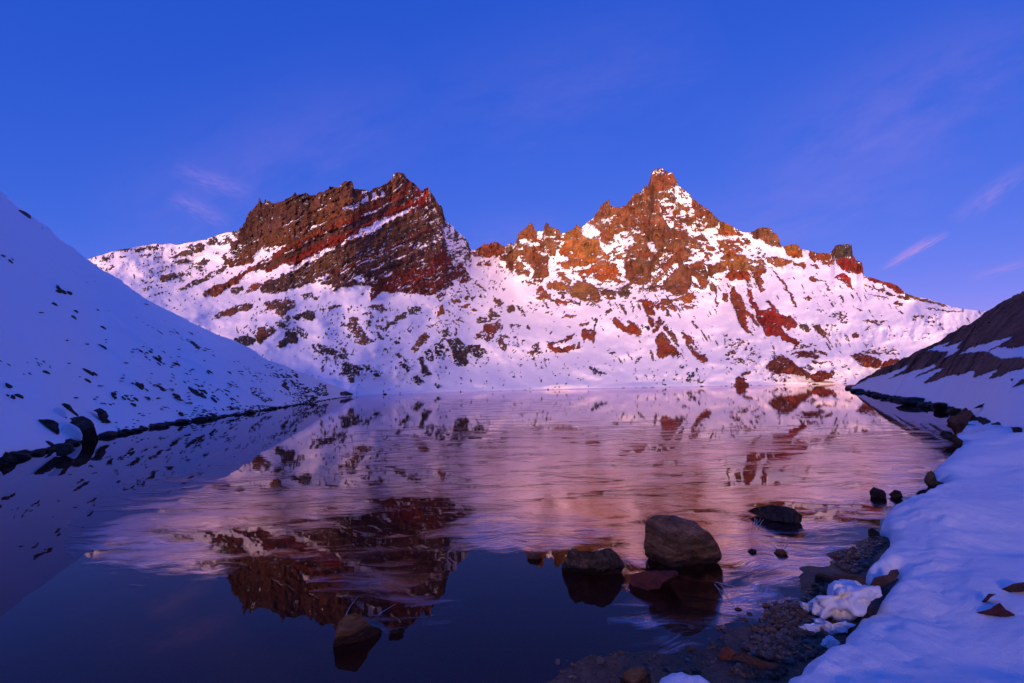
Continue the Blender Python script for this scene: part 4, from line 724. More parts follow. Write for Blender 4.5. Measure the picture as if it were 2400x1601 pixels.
def resample(poly, n):
    p = np.vstack([poly, poly[:1]]); d = np.r_[0, np.cumsum(np.hypot(*np.diff(p, axis=0).T))]
    s = np.linspace(0, d[-1], n, endpoint=False)
    return np.stack([np.interp(s, d, p[:, 0]), np.interp(s, d, p[:, 1])], -1)
def traced(name, z, s, mat, zb=0.0, thick=0.8, rough=0.10, seed=0, centre=None, flat=0.5, dist=None, n=80, rings=22, kind='facet', dz=0.0, lean=0.0):
    """a stone whose outline was read off the photograph: placed at its real distance (its foot at height zb), as a closed body with real thickness"""
    poly = P(z, s); B = resample(poly, n)
    c = np.array(poly.mean(0)) if centre is None else P(z, centre)[0]
    foot = poly[np.argmax(poly[:, 1])]
    if dist is None:
        p = on_plane(foot[0], foot[1], zb); dist = math.hypot(p[0], p[1])
    dc = rays(c[0], c[1]); C = dc * dist; C[2] += CAMH
    wpx = np.ptp(poly[:, 0]); size = wpx / FPX * dist; T = size * 0.5 * thick
    view = dc / np.linalg.norm(dc); C = C + view * 0.0
    # plane through C, facing the camera; push back so that the foot, not the middle, meets the shore distance
    C = C + np.array([view[0], view[1], 0]) * T * 0.35
    d = rays(B[:, 0], B[:, 1]); o = np.array([0, 0, CAMH])
    tt = ((C - o) @ view) / (d @ view); BP = o + d * tt[:, None]
    rows = []
    K = rings
    for k in range(-K, K + 1):
        a = k / (K + 0.6) * PI / 2
        f = np.cos(a) ** flat; q = np.sin(a) * T
        rows.append(C + (BP - C) * f + view * q)
    V = np.concatenate(rows); cen = C; kk0 = None
    pole0 = C - view * T * 0.9; pole1 = C + view * T * 0.9
    nrm = V - cen; nrm /= np.maximum(np.linalg.norm(nrm, axis=1)[:, None], 1e-6)
    rel = noise3(V / size, 0.55, seed + 800, 2) + 0.5 * noise3(V / size, 0.2, seed + 810, 4) + 0.35 * (1 - 2 * np.abs(noise3(V / size, 0.28, seed + 815, 3)))
    if kind == 'snow': rel = rel * 0.7 + 0.9 * (1 - 2 * np.abs(noise3(V / size, 0.16, seed + 820, 3))) + 0.5 * noise3(V / size, 0.06, seed + 830, 2)
    kk = 1 - np.repeat(np.abs(np.arange(-K, K + 1)) / K, n); kk = 1 - kk
    V = V + nrm * (rel * rough * size * (0.25 + 0.75 * kk))[:, None]
    R_ = 2 * K + 1; i = np.arange(R_ * n).reshape(R_, n); j = np.roll(i, -1, 1)
    Q = np.stack([i[:-1], j[:-1], j[1:], i[1:]], -1).reshape(-1, 4)
    V = np.vstack([V, pole0, pole1]); a = R_ * n
    T_ = np.concatenate([np.stack([np.full(n, a), j[0], i[0]], -1), np.stack([np.full(n, a + 1), i[-1], j[-1]], -1)])
    if kind == 'facet':
        nf = (0.35 * rough * size * noise3(V / size, 0.10, seed + 840, 3))[:, None] * nrm if len(V) == len(nrm) else np.concatenate([(0.35 * rough * size * noise3(V[:-2] / size, 0.10, seed + 840, 3))[:, None] * nrm, np.zeros((2, 3))])
        rng = np.random.RandomState(seed + 5)
        rt = np.cross(view, [0, 0, 1.0]); rt /= np.linalg.norm(rt); up = np.cross(rt, view)
        for _ in range(7):
            a_ = rng.uniform(0, 2 * PI); tl = rng.uniform(0.25, 1.1)
            nn = -view + tl * (rt * math.cos(a_) + up * math.sin(a_)); nn /= np.linalg.norm(nn); hh = T * rng.uniform(0.22, 0.65) + tl * 0.06 * size
            dd = (V - C) @ nn - hh; V = V + view * (np.maximum(dd, 0) / max(-(nn @ view), 0.3))[:, None]
    if kind == 'facet': V = V + nf
    if lean:      # the face overhangs its foot
        V = V + view * (lean * np.maximum(C[2] + 0.05 - V[:, 2], -0.05))[:, None]
    V[:, 2] = np.maximum(V[:, 2], zb - 0.07) if dist < 9 else V[:, 2]
    base = np.array([C[0], C[1], max(V[:, 2].min(), zb - 0.05)]) ; V = V - base; V[:, 2] += dz
    ob = mesh_obj(name, V, Q, mat, None, True, None, T_); ob.location = base
    if kind == 'facet': ob.data.set_sharp_from_angle(angle=math.radians(28))
    return ob

# lake stones
tag(traced('boulder', 16, '1300,645 1240,690 1215,780 1200,880 1205,985 1300,1060 1450,1130 1530,1175 1640,1180 1720,1150 1800,1110 1910,1050 1935,965 1870,880 1800,800 1740,750 1650,690 1500,655 1400,645', MR_GREY, 0, 0.8, 0.10, 1, lean=0.9), 'largest grey brown boulder standing in the shallow icy water', 'boulder')
tag(traced('boulder', 16, '440,1110 500,1020 525,950 570,925 640,955 680,965 780,955 830,935 900,925 960,960 1000,1030 1030,1075 990,1130 900,1175 800,1200 700,1170 560,1155 450,1135', MR_MOTTLE, 0, 0.75, 0.13, 2, lean=0.7), 'pale mottled rounded boulder left of the largest boulder in the water', 'boulder')
tag(traced('stone', 16, '1060,1235 1080,1170 1200,1140 1300,1130 1420,1130 1500,1125 1530,1165 1440,1210 1390,1240 1360,1290 1250,1305 1150,1290', MR_RED, 0, 0.7, 0.06, 3), 'dark red flat stone half under water before the largest boulder', 'stone')
tag(traced('stone', 17, '600,580 680,545 800,525 950,540 1030,560 1095,625 1085,675 1040,695 900,685 760,655', MR_WET, 0, 0.55, 0.06, 4), 'long black wet stone lying flat in the thin ice', 'stone')
tag(traced('stone', 17, '1722,400 1750,360 1800,375 1850,395 1868,440 1860,458 1780,460 1725,435', MR_WET, 0, 0.8, 0.08, 5), 'dark brown stone in the ice, left one of a pair near the bank', 'stone')
tag(traced('stone', 17, '1895,425 1950,385 2000,400 2022,450 2000,468 1930,460', MR_WET, 0, 0.8, 0.08, 6), 'dark stone in the ice, right one of a pair near the bank', 'stone')
tag(traced('stone', 13, '350,1170 390,1090 430,1072 470,1100 500,1190 600,1215 540,1270 460,1285 380,1240', rock_mat('ochre_stone', (.03, .02, .012), (.09, .06, .035), (.16, .11, .06), .8, 9, .02), 0, 0.9, 0.10, 7), 'ochre stone under an overhanging lip of the snow bank', 'stone')
tag(traced('stone', 13, '240,1345 290,1310 375,1288 390,1325 300,1355', MR_RED, 0, 0.8, 0.06, 8), 'reddish slab stone at the foot of the snow bank', 'stone')
tag(traced('stone', 11, '390,830 530,745 700,830 900,900 1060,930 1150,990 1080,1060 880,1075 700,1040 600,1000 430,930', MR_BROWN, 0.0, 0.6, 0.05, 9), 'long brown flat slab at the near end of the gravel', 'stone')
tag(traced('stone', 11, '180,800 240,700 330,670 400,740 450,780 410,850 390,920 330,940 250,880', rock_mat('rust_stone', (.07, .022, .012), (.15, .045, .022), (.2, .07, .035), .7, 8, .01), -0.02, 0.8, 0.06, 10), 'rust red angular stone beside the long brown slab', 'stone')
tag(traced('stone', 11, '420,150 470,135 525,165 520,192 450,182', MR_BROWN, 0, 0.8, 0.05, 11), 'small brown oval stone breaking the water beside gravel', 'stone')
tag(traced('stone', 11, '470,270 560,280 640,350 600,375 520,365', MR_BROWN, -0.02, 0.7, 0.05, 12), 'dull brown wedge stone just under the water near gravel', 'stone')
tag(traced('stone', 12, '45,690 100,670 190,715 280,680 400,690 500,700 590,720 600,790 500,800 400,800 300,820 200,840 150,850 60,820', MR_BROWN, 0.0, 0.6, 0.08, 13), 'broad brown ledge stone behind the lump of snow on gravel', 'stone')
tag(traced('stone', 12, '640,830 700,720 850,690 880,640 960,630 980,680 940,740 880,790 800,840 740,885 700,870', MR_BROWN, 0.05, 0.6, 0.03, 14), 'smooth brown rock showing through a gap in the snow bank', 'stone')
tag(traced('stone', 12, '632,200 680,175 750,220 760,262 640,270', MR_WET, 0.02, 0.9, 0.06, 15), 'black stone under the rounded snow lobe of the bank', 'stone')
tag(traced('stone', 15, '455,700 500,540 540,400 570,310 640,260 760,225 880,270 940,320 965,380 1120,430 1155,470 1050,530 900,610 700,670 500,715', MR_TAN, 0, 0.75, 0.05, 16, lean=0.5), 'tan layered stone with a pale edge, alone in dark water', 'stone')
tag(traced('stone', 15, '1240,470 1320,425 1450,430 1440,485 1360,515 1270,505', MR_WET, 0, 0.8, 0.05, 17), 'small black stone just right of the tan stone', 'stone')
tag(traced('stone', 18, '115,740 150,650 200,615 260,625 290,680 305,720 300,800 130,800', MR_TAN, 0, 0.8, 0.08, 18), 'ribbed tan stone at the bottom edge beside a snow patch', 'stone')
tag(traced('stone', 17, '595,945 630,920 680,940 672,968 620,968', MR_WET, 0, 0.8, 0.05, 19), 'small black stone in ice right of the largest boulder', 'stone')
tag(traced('stone', 17, '835,962 870,925 920,930 970,965 900,984', MR_BROWN, 0, 0.7, 0.05, 20), 'small brown stone at the centre of an ice crystal fan', 'stone')
tag(traced('stone', 16, '140,985 190,955 260,965 280,1020 200,1032 140,1012', MR_BROWN, -0.01, 0.6, 0.05, 21), 'dull sunken stone left of the mottled boulder', 'stone')
tag(traced('boulder', 13, '630,450 670,400 740,390 800,325 860,318 920,330 930,380 900,440 860,520 800,600 715,620 690,560 640,500', MR_SHORE, 0, 0.8, 0.05, 22), 'smooth dark boulder at the foot of the scree hillside', 'boulder')
tag(traced('stone', 13, '545,620 580,580 680,590 720,640 810,690 805,750 740,720 600,670', MR_WET, 0, 0.8, 0.10, 23), 'wet black stones lump below the smooth dark boulder', 'stone')
tag(traced('stone', 13, '600,350 680,300 800,300 790,350 690,405', MR_SLOPE, 0.1, 0.8, 0.06, 24), 'dark flat stone behind the smooth dark boulder', 'stone')
tag(traced('stone', 13, '300,250 370,212 390,250 385,285 320,288', MR_SLOPE, 0, 0.8, 0.06, 25), 'red brown stone on the dark shoreline below the scree', 'stone')
tag(traced('stone', 13, '945,302 1010,265 1150,210 1175,230 1100,275 1000,296', MR_SLOPE, 0.5, 0.5, 0.03, 26), 'thin dark rock edge poking from snow above the boulder', 'stone')
tag(traced('stone', 13, '690,757 780,745 850,740 830,765 760,788', MR_WET, 0, 0.8, 0.06, 27), 'black sliver of stone where the bank meets the ice', 'stone')
# boulders on the left shore
def hill_dist(z, s):
    p = P(z, s); f = p[np.argmax(p[:, 1])]; q = left_point(f[0], f[1]); return math.hypot(q[0], q[1])
for k, (s, lab_, thick, ctr, shore_) in enumerate((
    ('1000,412 1190,356 1280,385 1340,470 1442,572 1400,602 1280,592 1220,562 1205,500 1150,452 1080,432', 'red brown boulder with a pointed tail, topmost on the left shore', .5, '1270,480', 0),
    ('1280,720 1330,680 1288,642 1400,603 1530,596 1640,640 1715,720 1762,850 1800,990 1792,1062 1420,1066 1330,960 1270,830', 'tallest smooth dark boulder at the water line of left shore', .55, '1610,800', 1),
    ('700,648 880,653 1000,680 1070,740 1075,800 1095,850 1080,917 1040,902 960,842 880,792 800,732', 'dark leaf shaped boulder left of the tallest shore boulder', .5, '980,760', 0),
    ('1720,490 1770,465 1830,448 1900,475 1960,530 1990,590 1970,640 2052,702 1940,717 1860,672 1810,602 1795,532', 'brown hooked boulder right of the tallest shore boulder', .6, '1890,590', 0),
    ('730,1097 800,1048 880,1043 960,1070 1030,1150 1052,1222 980,1182 900,1142', 'low brown boulder behind the round one at the water', .6, '900,1095', 0),
    ('1020,1180 1080,1118 1180,1103 1300,1108 1362,1150 1377,1210 1330,1262 1200,1332 1040,1322', 'round reddish boulder half in the water at left shore', .8, None, 1),
    ('-60,1380 40,1340 100,1245 200,1290 280,1340 312,1400 240,1450 100,1470 -60,1480', 'dark pointed boulder cut by the left edge at the water', .8, None, 1),
    ('1145,605 1190,578 1227,610 1237,647 1170,632', 'tiny brown stone beside the tallest shore boulder', .8, None, 0))):
    d_ = None if shore_ else hill_dist(14, s)
    tag(traced('boulder', 14, s, MR_SLOPE if k != 5 else MR_BROWN, 0, thick, 0.07, 40 + k, ctr, 0.5, d_), lab_, 'boulder')
for k, (s, lab_) in enumerate((('1120,830 1200,740 1275,712 1390,765 1455,810 1492,870 1520,960 1500,1048 1380,1058 1200,1040 1110,950', 'smooth snow drift against the foot of the tallest shore boulder'), ('930,560 1000,440 1070,432 1150,450 1205,505 1215,560 1225,600 1100,640 960,640', 'small snow drift under the pointed tail boulder'))):
    b_ = on_plane(0 + 1500 / 7.8367, 900 + 1062 / 7.8367, 0.0) if k == 0 else None
    d_ = math.hypot(b_[0], b_[1]) - 0.25 if k == 0 else hill_dist(14, '1270,600') - 0.5
    tag(traced('snow_drift', 14, s, MT_SNOW, 0.0, 0.14, 0.03, 90 + k, None, 0.5, d_, 80, 16, 'drift'), lab_, 'snow drift')
# rocks poking out of the near bank
def bank_hit(px, py):
    d = rays(px, py); t = np.arange(1.0, 30, 0.02); p = d[None] * t[:, None]; p[:, 2] += CAMH
    h = bank_height(p[:, 0], p[:, 1]); k = np.argmax(p[:, 2] < h); return t[k], p[k]
for k, (s, lab_) in enumerate((('1825,1110 1990,1070 2080,1008 2140,1075 2262,1140 2150,1150 1900,1135', 'dark red triangular rock poking from the near snow bank'), ('2095,880 2110,850 2230,800 2360,775 2420,800 2400,870 2200,880', 'dark rock edge at right frame edge in the near bank'), ('1875,1000 1960,900 2050,905 1985,940 1930,1000', 'small brown rock crest left of the dark rocks in the bank'))):
    p = P(12, s); f = p[np.argmax(p[:, 1])]; t_, q = bank_hit(f[0], f[1])
    tag(traced('stone', 12, s, MR_RED if k != 1 else MR_SLOPE, q[2], 0.6, 0.05, 60 + k, None, 0.5, t_), lab_, 'stone')

# lumps of snow on the gravel
for k, (z, s, lab_) in enumerate(((12, '0,1010 60,970 130,920 250,930 260,850 300,815 400,830 470,840 560,830 690,830 705,880 690,940 560,1010 470,1080 330,1140 260,1110 150,1110 40,1080', 'largest lump of crumbled snow lying on the gravel'), (12, '215,805 340,758 480,768 560,812 440,840 260,850', 'flat snow slab behind the largest snow lump'), (11, '1330,65 1400,88 1480,130 1600,195 1480,205 1380,135', 'thin tongue of snow left of the largest snow lump'),
    (11, '1305,412 1440,378 1592,378 1585,485 1500,505 1400,465', 'grainy snow crust on the gravel below the largest lump'), (11, '1615,645 1720,538 1845,630 1720,715', 'small wedge of snow by the near bank edge'), (11, '1530,298 1650,308 1750,380 1850,348 1930,328 2040,380 1960,475 1850,505 1750,465 1680,435 1600,395', 'knobbly snow joined to the near bank edge'))):
    tag(traced('snow_lump', z, s, MT_SNOW, 0.02, 0.55, 0.20, 70 + k, None, 0.6, None, 80, 18, 'snow'), lab_, 'snow lump')

# ------------------------------------------------------------------ repeated stones
def ico_rock(name, seed, mat, sub=2, cuts=9, sx=1, sy=1, sz=1, rough=0.10):
    bm = bmesh.new(); bmesh.ops.create_icosphere(bm, subdivisions=sub, radius=1.0)
    rng = np.random.RandomState(seed); P_ = np.array([v.co[:] for v in bm.verts])
    for _ in range(cuts):
        n = rng.normal(size=3); n /= np.linalg.norm(n); h = rng.uniform(0.5, 0.85)
        d = P_ @ n; P_ = P_ - np.maximum(d - h, 0)[:, None] * n
    P_ *= (1 + rough * noise3(P_, 0.8, seed + 900, 2))[:, None] * np.array([sx, sy, sz])
    for v, p in zip(bm.verts, P_): v.co = p
    me = bpy.data.meshes.new(name); bm.to_mesh(me); bm.free(); me.materials.append(mat)
    me.polygons.foreach_set('use_smooth', np.zeros(len(me.polygons), bool))
    return me
rnd = random.Random(7)
SR = [ico_rock('slope_rock', 100 + k, MR_SLOPE, 2, 8, 1.0, 0.8, 0.55) for k in range(8)]
def put(me, name, loc, scale, rot, label, cat, group, n=[0]):
    o = bpy.data.objects.new(name, me); COL.objects.link(o); o.location = loc; o.scale = scale; o.rotation_euler = rot
    return tag(o, label, cat, group)
def slope_rock(px, py, lpx, hpx, ang, label):
    p = left_point(np.array(px), np.array(py)); q = left_point(np.array(px + lpx * 0.5 * math.cos(ang)), np.array(py + lpx * 0.5 * math.sin(ang)))
    r = math.hypot(p[0], p[1]); u = rays(np.array(px), np.array(py + 3.0))
    a = q - p; la = min(np.linalg.norm(a), lpx * 0.5 / FPX * r * 2.5); a /= max(np.linalg.norm(a), 1e-6)
    nrm = np.array([0.45, -0.35, 0.85]); nrm -= a * (nrm @ a); nrm /= np.linalg.norm(nrm)
    b = np.cross(nrm, a); hw = hpx * 0.5 / FPX * r
    m = Matrix((Vector(a), Vector(b), Vector(nrm))).transposed().to_euler()
    put(rnd.choice(SR), 'slope_rock', Vector(p) - Vector(nrm) * hw * 0.3, (la, max(hw, la * 0.3) * 1.1, max(hw * 1.5, la * 0.35)), m, label, 'rock', 'rocks on the snowy left hillside')
def hill_label(px, py, n):
    t = (float(curve(LEFT_SHORE, px)) - py) / max(float(curve(LEFT_SHORE, px) - curve(LEFT_SKY, px)), 1)
    up = 'just above the waterline stones' if t < .16 else 'low down' if t < .36 else 'halfway up' if t < .66 else 'high up near the skyline'
    along = 'near the large shore boulders' if px < 170 else 'in the middle stretch' if px < 400 else 'towards the far lake corner'
    return ('lone' if n == 1 else 'clustered') + ' dark rock ' + up + ' on left hillside ' + along
# clusters in photograph pixels: x, y, half width, half height, tilt, how many, size
CL = [(5, 560, 150, 200, 30, 0, 2, 9), (5, 820, 62, 6, 4, 0, 1, 14), (5, 808, 210, 8, 6, 0, 1, 16), (5, 1200, 280, 180, 70, .35, 26, 11), (5, 1240, 310, 10, 10, 0, 1, 17), (5, 1385, 342, 12, 8, 0, 1, 15), (5, 1330, 425, 60, 18, .5, 5, 13), (5, 350, 410, 12, 6, 0, 1, 24), (5, 330, 345, 90, 35, .3, 8, 10), (5, 60, 340, 90, 40, .3, 9, 11), (5, 230, 430, 60, 30, .5, 5, 10), (5, 730, 415, 45, 10, .5, 3, 15), (5, 695, 478, 8, 6, 0, 1, 16), (5, 70, 590, 40, 12, .3, 3, 18), (5, 160, 598, 10, 5, 0, 1, 18), (5, 70, 515, 15, 6, 0, 1, 14),
      (5, 950, 600, 110, 22, .45, 13, 15), (5, 830, 655, 45, 12, .2, 5, 10), (5, 1050, 655, 25, 12, .5, 2, 11), (5, 1120, 530, 70, 20, .5, 7, 18), (5, 1190, 620, 90, 10, .5, 4, 8), (5, 1290, 545, 30, 14, .6, 3, 18), (5, 1380, 590, 35, 16, .8, 3, 19), (5, 1620, 575, 110, 30, .62, 15, 17), (5, 1800, 580, 70, 30, .7, 8, 13), (5, 1640, 405, 30, 14, .6, 2, 18), (5, 1800, 412, 10, 10, 0, 1, 20), (5, 1830, 490, 30, 10, .6, 2, 18), (5, 1900, 440, 30, 20, .6, 4, 17), (5, 2000, 440, 110, 45, .6, 18, 13), (5, 2180, 480, 130, 50, .55, 24, 13), (5, 2230, 560, 60, 35, .6, 9, 14), (5, 2100, 600, 120, 30, .2, 10, 9), (5, 1530, 190, 90, 25, .45, 10, 12), (5, 1690, 262, 60, 12, .5, 4, 13), (5, 1790, 200, 70, 35, .6, 9, 11), (5, 1600, 325, 45, 8, .1, 2, 17), (5, 1320, 60, 110, 40, .6, 9, 11), (5, 1160, 45, 60, 14, .6, 4, 12), (5, 1255, 100, 10, 6, 0, 1, 13), (5, 2000, 330, 90, 25, .4, 9, 9), (5, 2280, 430, 60, 25, .5, 9, 10), (5, 1460, 745, 30, 22, .7, 2, 22), (5, 1675, 735, 18, 18, .8, 2, 17), (5, 850, 880, 25, 8, .3, 2, 14), (5, 1790, 700, 300, 25, -.15, 12, 8), (5, 2080, 270, 60, 20, .6, 7, 9),
      (4, 610, 1050, 130, 32, .5, 11, 14), (4, 500, 1145, 40, 10, .4, 2, 10), (4, 680, 1268, 16, 8, .4, 1, 16), (4, 950, 1360, 10, 6, .3, 1, 12), (4, 940, 1535, 16, 8, .5, 1, 18), (4, 1020, 1210, 55, 16, .4, 5, 11), (4, 715, 1215, 26, 8, .3, 2, 14), (4, 100, 740, 55, 16, .4, 3, 13), (4, 30, 700, 40, 16, .4, 3, 10), (4, 215, 320, 26, 8, .6, 1, 15), (4, 375, 450, 60, 30, .8, 4, 7), (4, 440, 530, 50, 20, .7, 2, 7), (4, 1300, 1310, 110, 30, .6, 8, 9), (4, 1130, 955, 8, 6, .5, 1, 11), (4, 1560, 1340, 60, 34, .6, 6, 10), (4, 1780, 1500, 100, 30, .35, 9, 11), (4, 850, 960, 100, 30, .3, 4, 8)]
for z, cx, cy_, hw, hh, tilt, n, size in CL:
    x0, y0, k = ZOOM[z]
    for _ in range(max(1, round(n * 0.86))):
        u = rnd.gauss(0, 0.55) if n > 1 else 0; v = rnd.gauss(0, 0.55) if n > 1 else 0
        px = x0 + (cx + u * hw) / k; py = y0 + (cy_ + u * hw * tilt * 0.6 + v * hh) / k
        if py < float(curve(LEFT_SKY, px)) + 3 or py > float(curve(LEFT_SHORE, px)) - 4: continue
        s = max(size * math.exp(rnd.gauss(-0.1, 0.42)), 4) * 0.58 if n > 1 else size * 0.85
        slope_rock(px, py, s * rnd.uniform(1.2, 2.2), s * 0.6, rnd.uniform(0.35, 0.75), hill_label(px, py, n))
def rubble():
    V = []; T_ = []; off = 0; cache = []
    for me in SR:
        v = np.empty(len(me.vertices) * 3, np.float32); me.vertices.foreach_get('co', v); cache.append((v.reshape(-1, 3), np.array([p.vertices[:] for p in me.polygons])))
    n = 0
    while n < 1500:
        if n >= 1120:
            px = rnd.uniform(2010, 2400); py = rnd.uniform(float(curve(RIGHT_SKY, px)) + 2, float(curve(RIGHT_SHORE, px)) - 2); a_ = np.array([px]); b_ = np.array([py])
            if not inside(a_, b_, SCREE[0])[0] or any(inside(a_, b_, q_)[0] for q_ in SCREE_SNOW): continue
            p = right_point(np.array(px), np.array(py)); r = math.hypot(p[0], p[1]); s = min(rnd.uniform(0.8, 2.6), 2.6) / FPX * r; v, f = cache[rnd.randrange(len(cache))]
            V.append(v * np.array([s * 1.3, s, s * 0.8]) + p); T_.append(f + off); off += len(v); n += 1; continue
        px = 835 - abs(rnd.gauss(0, 1)) * 230; sh = float(curve(LEFT_SHORE, px)); sk = float(curve(LEFT_SKY, px))
        if px < 60: continue
        py = sh - 4 - abs(rnd.gauss(0, 0.36)) * (sh - sk) * 1.3
        if py < sk + 2 or vnoise(np.array(px / 26.0), np.array(py / 11.0), 33) < 0.52: continue
        p = left_point(np.array(px), np.array(py)); r = math.hypot(p[0], p[1]); s = rnd.uniform(1.0, 3.2) / FPX * r; v, f = cache[rnd.randrange(len(cache))]
        a = rnd.uniform(-0.5, 0.5) + 0.6; c, s_ = math.cos(a), math.sin(a); q = v * np.array([s * 1.6, s * 0.8, s * 0.8]); q = np.stack([q[:, 0] * c - q[:, 1] * s_, q[:, 0] * s_ + q[:, 1] * c, q[:, 2]], -1) + p
        V.append(q); T_.append(f + off); off += len(v); n += 1
    o = mesh_obj('rubble', np.concatenate(V), None, MR_SLOPE, None, False, None, np.concatenate(T_)); o['kind'] = 'stuff'
rubble()
# stones strung along the shores
SS = [ico_rock('shore_stone', 140 + k, MR_SHORE, 2, 8, 1.0, 0.8, 0.6) for k in range(5)]
def shore_line(c, x0, x1, n, zs, size, label, group):
    for k in range(n):
        px = x0 + (x1 - x0) * (k + rnd.random()) / n; p = on_plane(px, float(curve(c, px)) + rnd.uniform(-1, 1.5)); r = math.hypot(p[0], p[1])
        s = size * min(0.75 * math.exp(rnd.gauss(0, 0.55)), 2.2)
        put(rnd.choice(SS), 'shore_stone', (p[0], p[1], zs + 0.1 * s * rnd.random()), (s * 1.3, s, s * 0.8), (rnd.uniform(-.2, .2), rnd.uniform(-.2, .2), rnd.uniform(0, 6)), label, 'stone', group)
shore_line(LEFT_SHORE, 35, 300, 34, 0.03, 0.16, 'wet black stone in the shore row beside the large left boulders', 'stones along the left shore')
shore_line(LEFT_SHORE, 300, 830, 60, 0.03, 0.24, 'wet black stone in the shore row towards the far lake corner', 'stones along the left shore')
shore_line(RIGHT_SHORE, 1990, 2215, 40, 0.06, 0.40, 'dark stone in the row below the scree hillside', 'stones below the scree hillside')
for k in range(46):
    px = rnd.uniform(900, 1985); a = float(curve(FARSHORE, px)); r = float(np.interp(px, FARDIST[:, 0], FARDIST[:, 1])); d = rays(px, a); s = rnd.uniform(0.35, 1.3)
    put(rnd.choice(SS), 'shore_stone', (d[0] * (r - 1.5), d[1] * (r - 1.5), 0.1), (s * 1.6, s, s * 0.7), (0, 0, rnd.uniform(0, 6)), 'tiny dark stone at the water line of the far shore', 'stone', 'stones along the far shore')
# gravel
GR = [P(11, '690,420 760,380 830,180 900,60 1050,10 1250,20 1350,60 1500,250 1650,450 1720,560 1620,720 1500,850 1300,960 1100,1000 700,830 560,740 530,600 700,560'), P(12, '240,560 330,410 430,400 560,420 620,350 640,260 760,240 860,260 850,370 760,450 680,540 640,620 600,700 450,700 330,620'), P(12, '-100,900 60,830 200,820 250,900 120,930 0,1010 -100,1000'), P(11, '640,860 420,1000 380,1080 620,1181 900,1181 1040,1160 1100,1080 900,1070 700,1020')]
PB = [ico_rock('pebble', 160 + k, MR_PEB[k % 4 if k < 9 else 0], 1, 5, 1.0, 0.78, 0.55) for k in range(12)]
spots = []
GR.append(P(0, '1230,1601 1330,1490 1480,1410 1650,1385 1760,1320 1860,1290 1800,1400 1740,1460 1650,1601'))
for g, share in zip(GR, (.55, .30, .08, .10, .04)):
    lo, hi = g.min(0), g.max(0); cnt = 0
    while cnt < int(3600 * share):
        px, py = rnd.uniform(lo[0], hi[0]), rnd.uniform(lo[1], hi[1])
        if inside(np.array([px]), np.array([py]), g)[0]:
            p = on_plane(px, py, 0.01); spots.append((float(p[0]), float(p[1]))); cnt += 1
sx = np.array([s[0] for s in spots]); sy = np.array([s[1] for s in spots]); bz = bed_height(sx, sy)
sizes = np.array([rnd.choice((0.5, 0.7, 0.8, 1.0, 1.5, 2.0)) * 0.0125 * rnd.uniform(0.8, 1.3) for _ in spots])
order = np.argsort(-sizes)
for i in order[:280]:
    s = sizes[i]
    pk = rnd.randrange(12); col_ = ('dark', 'brown', 'grey', 'ochre')[pk % 4 if pk < 9 else 0]
    where = 'below the rounded snow lobe' if sy[i] > 3.55 else 'around the largest snow lump' if sy[i] > 2.95 else 'beside the long brown slab'
    put(PB[pk], 'pebble', (sx[i], sy[i], bz[i] + s * 0.4), (s * 1.2, s, s), (rnd.uniform(-.4, .4), rnd.uniform(-.4, .4), rnd.uniform(0, 6)), 'small ' + col_ + ' pebble on the gravel strip ' + where, 'pebble', 'pebbles on the gravel strip')
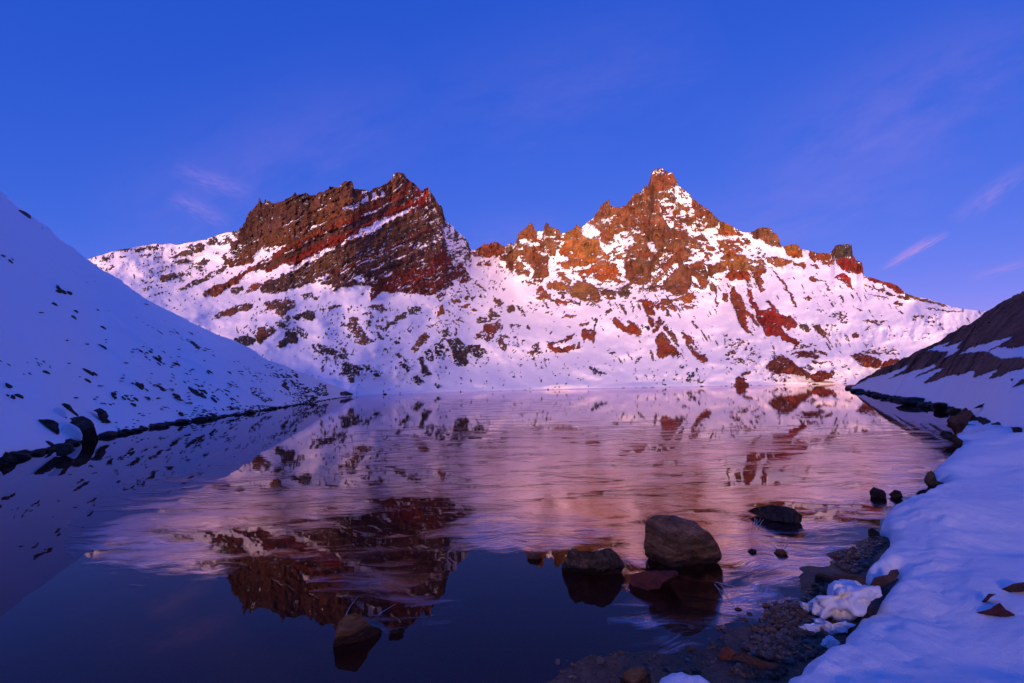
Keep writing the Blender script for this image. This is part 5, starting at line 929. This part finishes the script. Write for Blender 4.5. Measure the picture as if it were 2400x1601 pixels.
def joined_stones(name, idx, mats, meshes):
    V = []; T_ = []; mi = []; off = 0
    cache = []
    for me in meshes:
        v = np.empty(len(me.vertices) * 3, np.float32); me.vertices.foreach_get('co', v); f = np.array([p.vertices[:] for p in me.polygons]); cache.append((v.reshape(-1, 3), f, mats.index(me.materials[0])))
    for i in idx:
        v, f, m_ = cache[rnd.randrange(len(cache))]; a = rnd.uniform(0, 6); c, s_ = math.cos(a), math.sin(a); s = sizes[i]
        q = v * np.array([s * 1.2, s, s]); q = np.stack([q[:, 0] * c - q[:, 1] * s_, q[:, 0] * s_ + q[:, 1] * c, q[:, 2]], -1) + np.array([sx[i], sy[i], bz[i] + s * 0.2])
        V.append(q); T_.append(f + off); mi += [m_] * len(f); off += len(v)
    o = mesh_obj(name, np.concatenate(V), None, None, None, False, None, np.concatenate(T_))
    for m_ in mats: o.data.materials.append(m_)
    o.data.polygons.foreach_set('material_index', np.array(mi, np.int32)); o['kind'] = 'stuff'
    return o
joined_stones('gravel', order[280:], MR_PEB, PB)

# ------------------------------------------------------------------ needles of ice frozen round the stones
def needles():
    segs = [(17, 660, 640, 630, 772), (17, 705, 650, 650, 765), (17, 745, 660, 682, 742), (17, 600, 640, 480, 705), (17, 690, 655, 645, 768), (17, 880, 930, 760, 818), (17, 905, 930, 945, 838), (17, 870, 930, 790, 872), (17, 930, 935, 965, 868), (17, 860, 935, 690, 880), (17, 300, 1230, 540, 1292), (17, 540, 1292, 835, 1220), (17, 300, 1250, 500, 1482), (17, 330, 1250, 600, 1422), (17, 340, 1240, 440, 1400), (17, 650, 1270, 705, 1335), (17, 290, 1250, 430, 1460), (16, 1010, 990, 1100, 1110), (16, 1020, 1000, 1200, 1130), (16, 1205, 1000, 1260, 1110), (15, 640, 250, 800, 0), (15, 1100, 240, 1330, 90), (16, 1060, 590, 780, 480)]
    V = []; Q = []
    for z, xa, ya, xb, yb in segs:
        x0, y0, k = ZOOM[z]; a = on_plane(x0 + xa / k, y0 + ya / k, 0.009); b = on_plane(x0 + xb / k, y0 + yb / k, 0.009)
        d = b - a; n = np.array([-d[1], d[0], 0]); n /= np.linalg.norm(n); w = 0.0022 * rnd.uniform(0.6, 1.4) * max(1, np.linalg.norm(a[:2]) / 4)
        base = len(V)
        for t in np.linspace(0, 1, 7):
            c = a + d * t + n * 0.02 * np.linalg.norm(d) * math.sin(t * 5 + xa); ww = w * (1 - 0.7 * t)
            V += [c - n * ww, c + np.array([0, 0, ww * 0.9]), c + n * ww]
        for i in range(6):
            o = base + i * 3; Q += [(o, o + 3, o + 4, o + 1), (o + 1, o + 4, o + 5, o + 2)]
    m, nt, b = new_mat('needle_ice'); b.inputs['Base Color'].default_value = (0.55, 0.52, 0.55, 1); b.inputs['Roughness'].default_value = 0.25
    o = mesh_obj('ice_needles', V, Q, m, None, True); o['kind'] = 'stuff'
needles()
lap('rocks')
